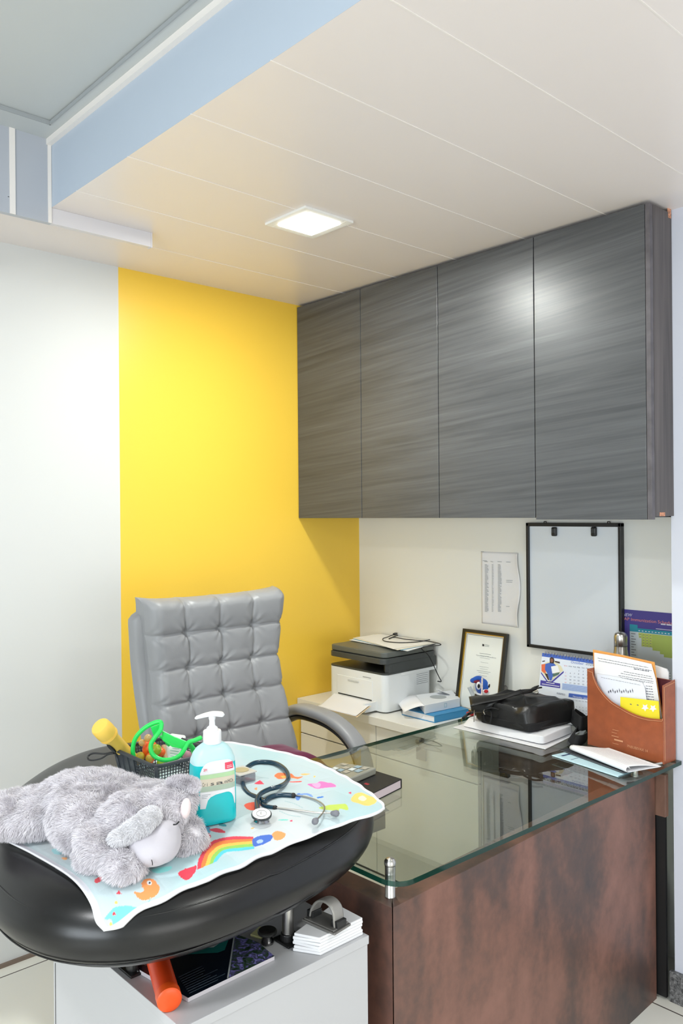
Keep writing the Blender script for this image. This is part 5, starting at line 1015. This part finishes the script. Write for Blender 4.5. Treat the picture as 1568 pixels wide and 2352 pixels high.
# basket of toys
bkx0, bkx1, bky0, bky1 = -1.885, -1.686, .962, 1.125; bz0, bz1 = ZM-.001, ZM+.066
BS = thing('toy_basket', ((bkx0+bkx1)/2, (bky0+bky1)/2, bz0), 'dark grey perforated plastic basket holding toys and a torch on the couch', 'basket')
gp_ = mat('dark_grey_plastic', (54, 58, 64), .42)
def wall_pt(s, t, P0, P1, inn):  # s along, t up (taper inward at the bottom)
    p = np.array(P0)*(1-s)+np.array(P1)*s; return np.array([p[0], p[1], bz0])+np.array([inn[0], inn[1], 0])*.014*(1-t)+np.array([0, 0, (bz1-bz0)*t])
cs = [(bkx0, bky0), (bkx1, bky0), (bkx1, bky1), (bkx0, bky1)]; inn = [(0, 1), (-1, 0), (0, -1), (1, 0)]
cen_b = np.array([(bkx0+bkx1)/2, (bky0+bky1)/2])
def bpt(k, s, t):
    P0, P1 = np.array(cs[k]), np.array(cs[(k+1) % 4]); p = P0*(1-s)+P1*s; p = cen_b+(p-cen_b)*(.86+.14*t); return np.array([*p, bz0+(bz1-bz0)*t])
m = M()
for k in range(4):
    Lk = np.linalg.norm(np.array(cs[k])-np.array(cs[(k+1) % 4])); nk_ = int(Lk/.0075)
    for i in range(nk_+1):
        s = i/nk_
        if k == 0 and s < .5 and i % 4: continue
        m.tube([bpt(k, s, .02), bpt(k, s, .98)], .0013 if not (k == 0 and s < .5) else .0022, 5)
    for t in np.linspace(.06, .94, 9): m.tube([bpt(k, (.5 if k == 0 else 0), t), bpt(k, 1, t)], .0012, 5)
m.obj('lattice', gp_, BS)
m = M().slab([bpt(0, 0, 0), bpt(0, .5, 0), bpt(0, .5, 1), bpt(0, 0, 1)], (0, -1, 0), .002)
m.slab([bpt(k, 0, 0) for k in range(4)], (0, 0, 1), .002); m.obj('solid_panel', gp_, BS)
m = M(); rp = [np.array([*p, bz1]) for p in rrect(bkx0-.003, bkx1+.003, bky0-.003, bky1+.003, .02, 5)]; m.tube(rp, .0042, 8, closed=True, flat=1.2)
for k in range(4): m.tube([bpt(k, 0, 0), bpt(k, 0, 1)], .005, 8)
m.obj('rim', gp_, BS, smooth=True)
# torch
ty = mat('torch_yellow', (244, 202, 88), .45); fa_, fb_ = dep(228, 1667, 1.98), dep(303, 1742, 2.06); ax_ = fb_-fa_; FLn = np.linalg.norm(ax_); ax_ /= FLn
TC = thing('torch', tuple(fb_), 'yellow plastic torch leaning out of the toy basket', 'torch')
M().lathe([(0, -.002), (.021, 0), (.0235, .004), (.0245, .022), (.0235, .034)], fa_, 32, axis=ax_).obj('head', ty, TC, smooth=True, angle=50)
m = M()
for k in range(3): m.lathe([(.0225, .034+.003*k), (.0238, .0350+.003*k), (.0225, .0366+.003*k)], fa_, 32, axis=ax_)
m.lathe([(.0222, .036), (.0215, .046), (.0172, .055), (.0165, .10), (.015, FLn+.02), (0, FLn+.022)], fa_, 32, axis=ax_).obj('body', ty, TC, smooth=True, angle=50)
upx = np.cross(ax_, _R); tow = -_f-ax_*np.dot(-_f, ax_)-.6*_R; tow -= ax_*np.dot(tow, ax_); tow /= np.linalg.norm(tow)
tow = -_f*.75-_R*.55-_U*.15; tow -= ax_*np.dot(tow, ax_); tow /= np.linalg.norm(tow)
M().ell(fa_+ax_*.070+tow*.0175, .019, .008, .004, (tuple(ax_), tuple(np.cross(ax_, tow)), tuple(tow))).obj('switch', mat('switch_black', (26, 28, 30), .4), TC, smooth=True)
lp = [(300, 1735), (285, 1728), (262, 1727), (240, 1731), (215, 1730), (203, 1736), (203, 1744), (214, 1746), (232, 1742), (248, 1733), (262, 1730)]
M().tube(smoothpath([dep(x_, y_, 2.03-.01*(i > 5)) for i, (x_, y_) in enumerate(lp)], 6), .0022, 8).obj('wrist_strap', black_plastic, TC, smooth=True)
# green frame toy
gm = mat('neon_green_plastic', (44, 226, 98), .35, sss=.1)
GT_ = thing('green_toy', tuple(dep(370, 1760, 2.03)), 'bright green curved plastic toy frame lying over the basket', 'toy')
def gl(pts, d=2.0): return smoothpath([dep(x_, y_, d+(q[0] if q else 0)) for x_, y_, *q in pts], 7)
m = M(); m.tube(gl([(307, 1742), (305, 1718), (312, 1694), (330, 1674), (352, 1661), (367, 1658), (371, 1664)]), .0055, 10)
m.tube(gl([(371, 1662, -.01), (368, 1678, -.02), (355, 1695, -.03), (346, 1712, -.035), (350, 1732, -.04), (368, 1744, -.045), (392, 1745, -.045), (412, 1736, -.04), (424, 1720, -.03), (432, 1706, -.02), (448, 1700, -.01), (462, 1694)]), .0055, 10)
m.obj('rim', gm, GT_, smooth=True)
m = M(); qd = [dep(345, 1670, 1.995), dep(367, 1662, 1.995), dep(364, 1682, 2.0), dep(352, 1690, 2.0)]; m.slab(qd, tuple(-_f), .004)
qd = [dep(372, 1678, 1.985), dep(400, 1692, 1.98), dep(428, 1703, 1.975), dep(424, 1722, 1.975), (dep(395, 1716, 1.98)), dep(372, 1700, 1.985)]; m.slab(qd, tuple(-_f), .004); m.obj('web', gm, GT_, bevel=.0015)
M().tube(gl([(368, 1690, 0), (378, 1700, 0), (388, 1712, .01)]), .004, 8).tube(gl([(430, 1706, 0), (440, 1716, .01), (446, 1728, .02)]), .007, 8).obj('clip', gm, GT_, smooth=True)
# balls and bits
yl = clear_mat('clear_yellow', (240, 226, 120), 1, .05, .55, (232, 216, 84)); og = mat('orange_plastic', (248, 106, 34), .35); lime = clear_mat('clear_lime', (200, 232, 80), 1, .05, .5, (190, 224, 60)); pk = clear_mat('clear_pink', (238, 190, 200), 1, .05, .6, (230, 176, 190)); peach = clear_mat('clear_peach', (244, 214, 150), 1, .05, .5, (236, 206, 140))
for (x_, y_, r_, mt, lab_) in ((340, 1695, 9, peach, 'clear peach bead, highest one under the green toy arch in the basket'), (326, 1706, 8, peach, 'clear peach bead behind the lower left of the green arch in the basket'), (322, 1738, 11, yl, 'clear yellow ball at the left end of the basket beside the torch'), (343, 1742, 9, yl, 'clear yellow ball low in the middle of the basket'), (358, 1722, 13, lime, 'clear lime ball inside the green toy loop'), (370, 1752, 10, lime, 'clear lime ball lowest under the green toy loop'), (430, 1736, 11, pk, 'clear pink ball at the right end of the basket near the bottle')):
    tag(M().ell(dep(x_, y_, 2.055-(.015 if y_ > 1740 else 0)), r_*2.05/FPX, r_*2.05/FPX, r_*2.05/FPX).obj('toy_ball', mt, smooth=True), lab_, 'ball')
OT = tag(M().ell(dep(345, 1722, 2.075), .020, .020, .022).ell(dep(344, 1742, 2.05), .012, .011, .014).ell(dep(368, 1728, 2.08), .016, .014, .012).tube([dep(337, 1705, 2.09), dep(345, 1735, 2.06)], .010, 12).obj('orange_toy', og, smooth=True), 'opaque orange plastic toy heaped in the middle of the basket', 'toy')
TBc, TBd = dep(386, 1690, 2.12), dep(418, 1715, 2.10)
wt = thing('white_tube', tuple(dep(405, 1735, 2.08)), 'white printed ointment tube behind the green toy in the basket', 'tube')
a_, b_ = dep(394, 1745, 2.09), dep(408, 1688, 2.13); ax2 = b_-a_; Lw = np.linalg.norm(ax2); ax2 /= Lw
M().obox((a_+b_)/2, [ax2, np.cross(ax2, _f), _f], (Lw/2, .022, .010)).obj('body', mat('tube_white', (226, 236, 230), .4), wt, bevel=.006, seg=3)
m = M()
for k in range(6): c_ = a_+ax2*(.012+.007*k)-_f*.0106; w_ = np.cross(ax2, _f); w_ /= np.linalg.norm(w_); m.poly([c_-w_*.014, c_+w_*(.004+.002*(k % 3)), c_+w_*(.004+.002*(k % 3))+ax2*.0015, c_-w_*.014+ax2*.0015])
m.obj('print', mat('tube_green_ink', (120, 180, 160), .6), wt, recalc=False)
tag(M().tube([dep(376, 1712, 2.09), dep(380, 1745, 2.07)], .006, 10).obj('stick', mat('pale_wood', (206, 176, 140), .7), smooth=True, angle=40), 'pale stick standing between the orange toy and the white tube', 'stick')

# plush animal
def blob(name, ells, voxel=.005, smooth_it=8):
    m_ = M()
    for e in ells: m_.ell(*e, n=24, k=16)
    me_ = bpy.data.meshes.new(name); me_.from_pydata([tuple(v) for v in m_.V], [], m_.F); ob = bpy.data.objects.new(name, me_); C.objects.link(ob)
    r_ = ob.modifiers.new('r', 'REMESH'); r_.mode = 'VOXEL'; r_.voxel_size = voxel; s_ = ob.modifiers.new('s', 'SMOOTH'); s_.factor = .5; s_.iterations = smooth_it
    bpy.context.view_layer.update(); dg = bpy.context.evaluated_depsgraph_get(); out = bpy.data.meshes.new_from_object(ob.evaluated_get(dg)); bpy.data.objects.remove(ob)
    V = np.array([v.co[:] for v in out.vertices]); N = np.array([v.normal[:] for v in out.vertices]); Fc = [tuple(p.vertices) for p in out.polygons]; bpy.data.meshes.remove(out)
    return V, N, Fc
def E_(x_, y_, d, rx, ry, rd, rot=0):
    c, s = math.cos(math.radians(rot)), math.sin(math.radians(rot)); a1 = c*_R+s*_U; a2 = -s*_R+c*_U; return (dep(x_, y_, d), rx*d/FPX, ry*d/FPX, rd, (tuple(a1), tuple(a2), tuple(_f)))
body = [E_(215, 1836, 1.70, 130, 60, .10, -4), E_(95, 1862, 1.69, 100, 50, .09, 8), E_(20, 1868, 1.68, 70, 42, .08), E_(75, 1882, 1.665, 72, 32, .06), E_(335, 1850, 1.68, 100, 46, .09, -3), E_(205, 1885, 1.62, 90, 62, .09, -20),
        E_(255, 1942, 1.53, 82, 42, .065, -25), E_(285, 1985, 1.475, 50, 32, .045, -12), E_(230, 1960, 1.53, 55, 40, .05), E_(310, 1880, 1.58, 85, 55, .08), E_(380, 1862, 1.585, 60, 52, .065), E_(405, 1840, 1.60, 45, 34, .05, 8),
        E_(432, 1926, 1.585, 36, 42, .045, -20), E_(420, 1958, 1.57, 30, 22, .035), E_(450, 1935, 1.60, 26, 26, .035)]
DG = thing('plush_toy', tuple(dep(240, 1960, 1.55)), 'large fluffy grey plush animal with pale muzzle lying on the baby mat', 'toy')
V, N, Fc = blob('b', body, .0055, 10)
def floorz(V, lift=.002):
    ii = np.round(np.clip((V[:, 1]-.55)*0, 0, 0)); out = V.copy()
    # approximate mat height: flat top with droop near the front edge
    S_ = sdist(V[:, 0], V[:, 1]); nr_ = np.clip(1-(V[:, 1]-.62)/.35, 0, 1); z_ = CTm-5.5*np.clip(.082-S_, 0, None)**2*(.1+.9*nr_)+.006+lift
    out[:, 2] = np.maximum(out[:, 2], z_); return out, z_
V2, zf = floorz(V)
m = M(); m.V = [np.array(v) for v in V2]; m.F = [list(f) for f in Fc]; m.mi = [0]*len(Fc)
fur_m = stretch_mat('grey_fur', [(206, 200, 206), (230, 226, 231), (244, 241, 245)], (60, 60, 60), .9, bump=0, fine=(300, 300, 300)); fur_m.node_tree.nodes['Principled BSDF'].inputs['Sheen Weight'].default_value = .3
m.obj('body', fur_m, DG, smooth=True)
def fur(name, V, N, Fc, count, length, wid, comb, parent, mt, mask=None, clump=.5):
    tri = np.array([(f[0], f[1], f[2]) for f in Fc]+[(f[0], f[2], f[3]) for f in Fc if len(f) == 4]); A, B, Cc = V[tri[:, 0]], V[tri[:, 1]], V[tri[:, 2]]
    ar = np.linalg.norm(np.cross(B-A, Cc-A), axis=1); ar[ar < 1e-12] = 0
    toward = ((A-EYE)*N[tri[:, 0]]).sum(1); ar = np.where(toward > .25, ar*.15, ar)
    if mask is not None: ar = ar*mask((A+B+Cc)/3)
    pr = ar/ar.sum(); k = RS.choice(len(tri), count, p=pr); r1 = np.sqrt(RS.rand(count))[:, None]; r2 = RS.rand(count)[:, None]
    P = A[k]*(1-r1)+B[k]*r1*(1-r2)+Cc[k]*r1*r2; n = N[tri[k, 0]]*(1-r1)+N[tri[k, 1]]*r1*(1-r2)+N[tri[k, 2]]*r1*r2; n /= np.linalg.norm(n, axis=1)[:, None]+1e-9
    cl = np.array([noise.noise_vector(Vector((p*42).tolist())) for p in P]); cm = np.array(comb, float)
    L_ = length*(.6+.6*RS.rand(count))[:, None]; dirn = n*.85+cm*.55+cl*clump+RS.randn(count, 3)*.10; dirn /= np.linalg.norm(dirn, axis=1)[:, None]
    d2 = dirn*.75+cm*.5-np.array([0, 0, .25])+cl*clump*.8; d2 /= np.linalg.norm(d2, axis=1)[:, None]; side = np.cross(dirn, RS.randn(count, 3)); side /= np.linalg.norm(side, axis=1)[:, None]
    w = wid*(.7+.6*RS.rand(count))[:, None]; P0 = P-n*.001; P1 = P0+dirn*L_*.55; P2 = P1+d2*L_*.5
    vs = np.stack([P0-side*w, P0+side*w, P1+side*w*.8, P1-side*w*.8, P2], 1).reshape(-1, 3); off = np.array(ORG[parent.name]); b = np.arange(count)*5
    F4 = np.stack([b, b+1, b+2, b+3], 1).tolist(); F3 = np.stack([b+3, b+2, b+4], 1).tolist()
    me_ = bpy.data.meshes.new(name); me_.from_pydata((vs-off).tolist(), [], F4+F3); me_.polygons.foreach_set('use_smooth', [True]*len(me_.polygons)); me_.materials.append(mt); me_.update()
    o_ = bpy.data.objects.new(name, me_); C.objects.link(o_); o_.parent = parent; ORG[name] = tuple(off); return o_
up = V[:, 2] > zf-.02
N2 = N
fur('fur', V2, N2, Fc, 100000, .0125, .00042, -_R*.55-_U*.55, DG, fur_m, mask=lambda P: (P[:, 2] > 0).astype(float), clump=.75)
# muzzle
mz = mat('pale_muzzle', (194, 190, 197), .75, sheen=.3, bump=.2, bscale=700)
V, N, Fc = blob('m', [E_(352, 1944, 1.505, 62, 42, .048, 6), E_(378, 1930, 1.52, 38, 50, .045, 0), E_(330, 1930, 1.51, 38, 30, .04)], .005, 10); V, _z = floorz(V)
m = M(); m.V = [np.array(v) for v in V]; m.F = [list(f) for f in Fc]; m.mi = [0]*len(Fc); mo = m.obj('muzzle', mz, DG, smooth=True)
M().tube(smoothpath([dep(398, 1894, 1.492), dep(405, 1893, 1.49), dep(411, 1887, 1.495)], 5), .0014, 6).obj('mouth_stitch', black_plastic, mo, smooth=True)
M().tube(smoothpath([dep(348, 1975, 1.455), dep(350, 1982, 1.456), dep(350, 1987, 1.458)], 5), .0008, 6).obj('mouth_stitch', black_plastic, mo, smooth=True)
M().ell(*E_(426, 1857, 1.548, 12, 24, .010, -8)).obj('inner_ear', mat('pink_white_felt', (232, 216, 216), .8), DG, smooth=True)
# pale ear lying over the head, small ear at the back
V, N, Fc = blob('e', [E_(316, 1902, 1.492, 46, 25, .020, 28), E_(340, 1882, 1.508, 32, 24, .020, 30), E_(282, 1922, 1.487, 36, 19, .018, 14)], .004, 8); m = M(); m.V = [np.array(v) for v in V]; m.F = [list(f) for f in Fc]; m.mi = [0]*len(Fc)
pf = mat('pale_fur', (238, 237, 240), .9, sheen=.3); eo = m.obj('ear', pf, DG, smooth=True); fur('ear_fur', V, N, Fc, 9000, .007, .0004, -_R*.5-_U*.4, eo, pf, clump=.4)
V, N, Fc = blob('e2', [E_(420, 1800, 1.60, 38, 13, .02, -4), E_(444, 1806, 1.59, 14, 10, .014, -20)], .004, 6); m = M(); m.V = [np.array(v) for v in V]; m.F = [list(f) for f in Fc]; m.mi = [0]*len(Fc)
eo = m.obj('ear', fur_m, DG, smooth=True); fur('ear_fur', V, N, Fc, 6000, .008, .0004, _R*.2+_U*.1, eo, fur_m, clump=.5)

# ============================================================ THINGS ON THE PEDESTAL
Zp0 = PZ+.0005
mg = [at(432, 2292, 'z', Zp0+.008), at(630, 2196, 'z', Zp0+.008), at(545, 2146, 'z', Zp0+.008), at(316, 2225, 'z', Zp0+.008)]
MG = thing('magazine', tuple((mg[0]+mg[2])/2), 'dark navy magazine with teal frame and flower photo on the white cabinet', 'magazine')
M().prism([p[:2] for p in mg], Zp0, Zp0+.0078).obj('pages', mat('magazine_edge', (206, 200, 204), .7), MG)
nv = mat('magazine_navy', (12, 22, 34), .25); te = mat('magazine_teal', (24, 110, 104), .25); mgw = mat('magazine_grey', (170, 176, 176), .25)
def mq(pts, mi, o, m_): m_.poly([at(x_, y_, 'z', Zp0+.0082+o) for x_, y_ in pts], mi)
m = M(); m.prism([p[:2] for p in mg], Zp0+.0079, Zp0+.0083, 0)
fw = stretch_mat('flower_photo', [(22, 40, 28), (52, 80, 52), (70, 66, 92), (112, 108, 176), (150, 146, 206)], (70, 70, 70), .3, dist=1.2, bump=0, spread=(.38, .64))
mq([(524, 2246), (630, 2196), (592, 2164), (538, 2144)], 3, .0005, m)
mq([(521, 2247), (525, 2246), (540, 2146), (537, 2146)], 2, .0008, m)
mq([(300, 2190), (330, 2198), (500, 2188), (516, 2182), (524, 2160), (530, 2140), (300, 2150)], 1, .0005, m); mq([(380, 2180), (490, 2176), (502, 2168), (506, 2150), (400, 2150)], 2, .0008, m); mq([(410, 2166), (470, 2166), (486, 2160), (488, 2154), (420, 2152)], 0, .0010, m)
for k in range(9):
    y_ = 2236+4.6*k; xa = 410+3*k; mq([(xa, y_+8), (xa+RS.uniform(50, 95), y_-24+RS.uniform(-1, 1)), (xa+60, y_-11.2), (xa, y_+8.9)][:4], 2 if k < 2 else 4, .0007, m) if False else None
    L_ = RS.uniform(45, 88); mq([(xa, y_+8), (xa+L_, y_+8-L_*.47), (xa+L_, y_+8.9-L_*.47), (xa, y_+9.2)], 4, .0007, m)
m.obj('cover', [nv, te, mgw, fw, mat('magazine_text', (96, 110, 120), .5)], MG, recalc=False)
# orange tube
ta, tb2 = at(390, 2300, 'z', Zp0+.022)+[0, 0, .0], at(352, 2170, 'z', Zp0+.022+.010)
otm = mat('orange_red_plastic', (224, 70, 24), .35, sss=.1)
OTb = thing('orange_cylinder', tuple(ta), 'translucent orange plastic cylinder poking out from under the couch', 'tube')
d_ = tb2-ta; d_ /= np.linalg.norm(d_); M().lathe([(.0215, 0), (.0215, np.linalg.norm(tb2-ta)), (0, np.linalg.norm(tb2-ta))], ta+d_*.022, 32, axis=d_).obj('barrel', otm, OTb, smooth=True, angle=40)
M().lathe([(0, .0015), (.009, .001), (.018, .001), (.0225, .004), (.0228, .022)], ta, 32, axis=d_).obj('cap', mat('orange_cap', (236, 84, 24), .35), OTb, smooth=True, angle=40)
# paper pads and punch
pp0 = [at(670, 2185, 'z', Zp0), at(745, 2203, 'z', Zp0), at(842, 2150, 'z', Zp0), at(775, 2108, 'z', Zp0)]
tops = [(0, 2), (3, -3), (-2, 3), (2, -1), (-3, 2)]; cp_ = sum(pp0)/4
px_off = []
for k in range(6):
    T = rotz(RS.uniform(-3, 3))[1]; P = [cp_+T@((p-cp_)*RS.uniform(.94, .99)) for p in pp0]; P = [np.array([min(p[0], -1.262), min(p[1], 1.212), 0]) for p in P]
    lb = ['lowest', 'second lowest', 'third lowest', 'third highest', 'second highest', 'topmost'][k]
    tag(M().prism([p[:2] for p in P], Zp0+.0062*k, Zp0+.0062*k+.0058).obj('paper_pad', paper, bevel=.0012), '%s white paper pad of the stack under the hole punch on the white cabinet' % lb, 'paper pad', 'paper pads under the punch')
Pz = Zp0+.0062*6
PN = thing('hole_punch', tuple(at(755, 2140, 'z', Pz)), 'grey metal two hole punch with arched handle on the paper pads', 'hole punch')
pgm = mat('punch_grey', (128, 126, 122), .35, metal=.5); pq = [at(692, 2116, 'z', Pz), at(768, 2150, 'z', Pz), at(806, 2126, 'z', Pz), at(734, 2096, 'z', Pz)]
cq = sum(pq)/4; M().prism([p[:2] for p in pq], Pz, Pz+.005).prism([(cq+(p-cq)*.9)[:2] for p in pq], Pz+.005, Pz+.008).obj('base', pgm, PN, bevel=.002)
ua = (pq[0]+pq[3])/2; ub = (pq[1]+pq[2])/2; wv = (pq[3]-pq[0]); wv /= np.linalg.norm(wv); ua, ub = ua*.88+ub*.12, ub*.88+ua*.12
arc = smoothpath([ua+[0, 0, .010], ua*.92+ub*.08+[0, 0, .028], ua*.68+ub*.32+[0, 0, .047], ua*.35+ub*.65+[0, 0, .052], ua*.08+ub*.92+[0, 0, .040], ub+[0, 0, .008]], 8)
ribbon(arc, wv, .030, .006).obj('handle', mat('punch_handle', (150, 147, 142), .35, metal=.3), PN, smooth=True)
for p in (ua, ub): M().obox(p+[0, 0, .014], [ub-ua, wv, (0, 0, 1)], (.009, .013, .007)).obj('bracket', mat('punch_dark', (50, 50, 50), .4, metal=.5), PN, bevel=.001)
# small black domed stamp and green bits
sp_ = at(614, 2166, 'z', Zp0); ST = thing('ink_stamp', tuple(sp_), 'small round black and chrome stamp beside the right steel post', 'stamp')
M().lathe([(.013, 0), (.013, .006), (.009, .014), (.011, .020)], sp_, 28).obj('base', mat('chrome', (120, 120, 120), .12, metal=1), ST, smooth=True, angle=45)
M().lathe([(.018, .020), (.0205, .022), (.0205, .026), (.018, .028), (0, .026)], sp_, 32).obj('top', mat('stamp_black', (34, 34, 32), .3), ST, smooth=True, angle=45)
tag(M().prism([p[:2] for p in [at(575, 2150, 'z', Zp0), at(600, 2158, 'z', Zp0), at(622, 2140, 'z', Zp0), at(596, 2132, 'z', Zp0)]], Zp0, Zp0+.004).obj('sticky_note', mat('pale_yellow_paper', (214, 210, 150), .7)), 'pale yellow sticky note under the couch beside the stamp', 'note')
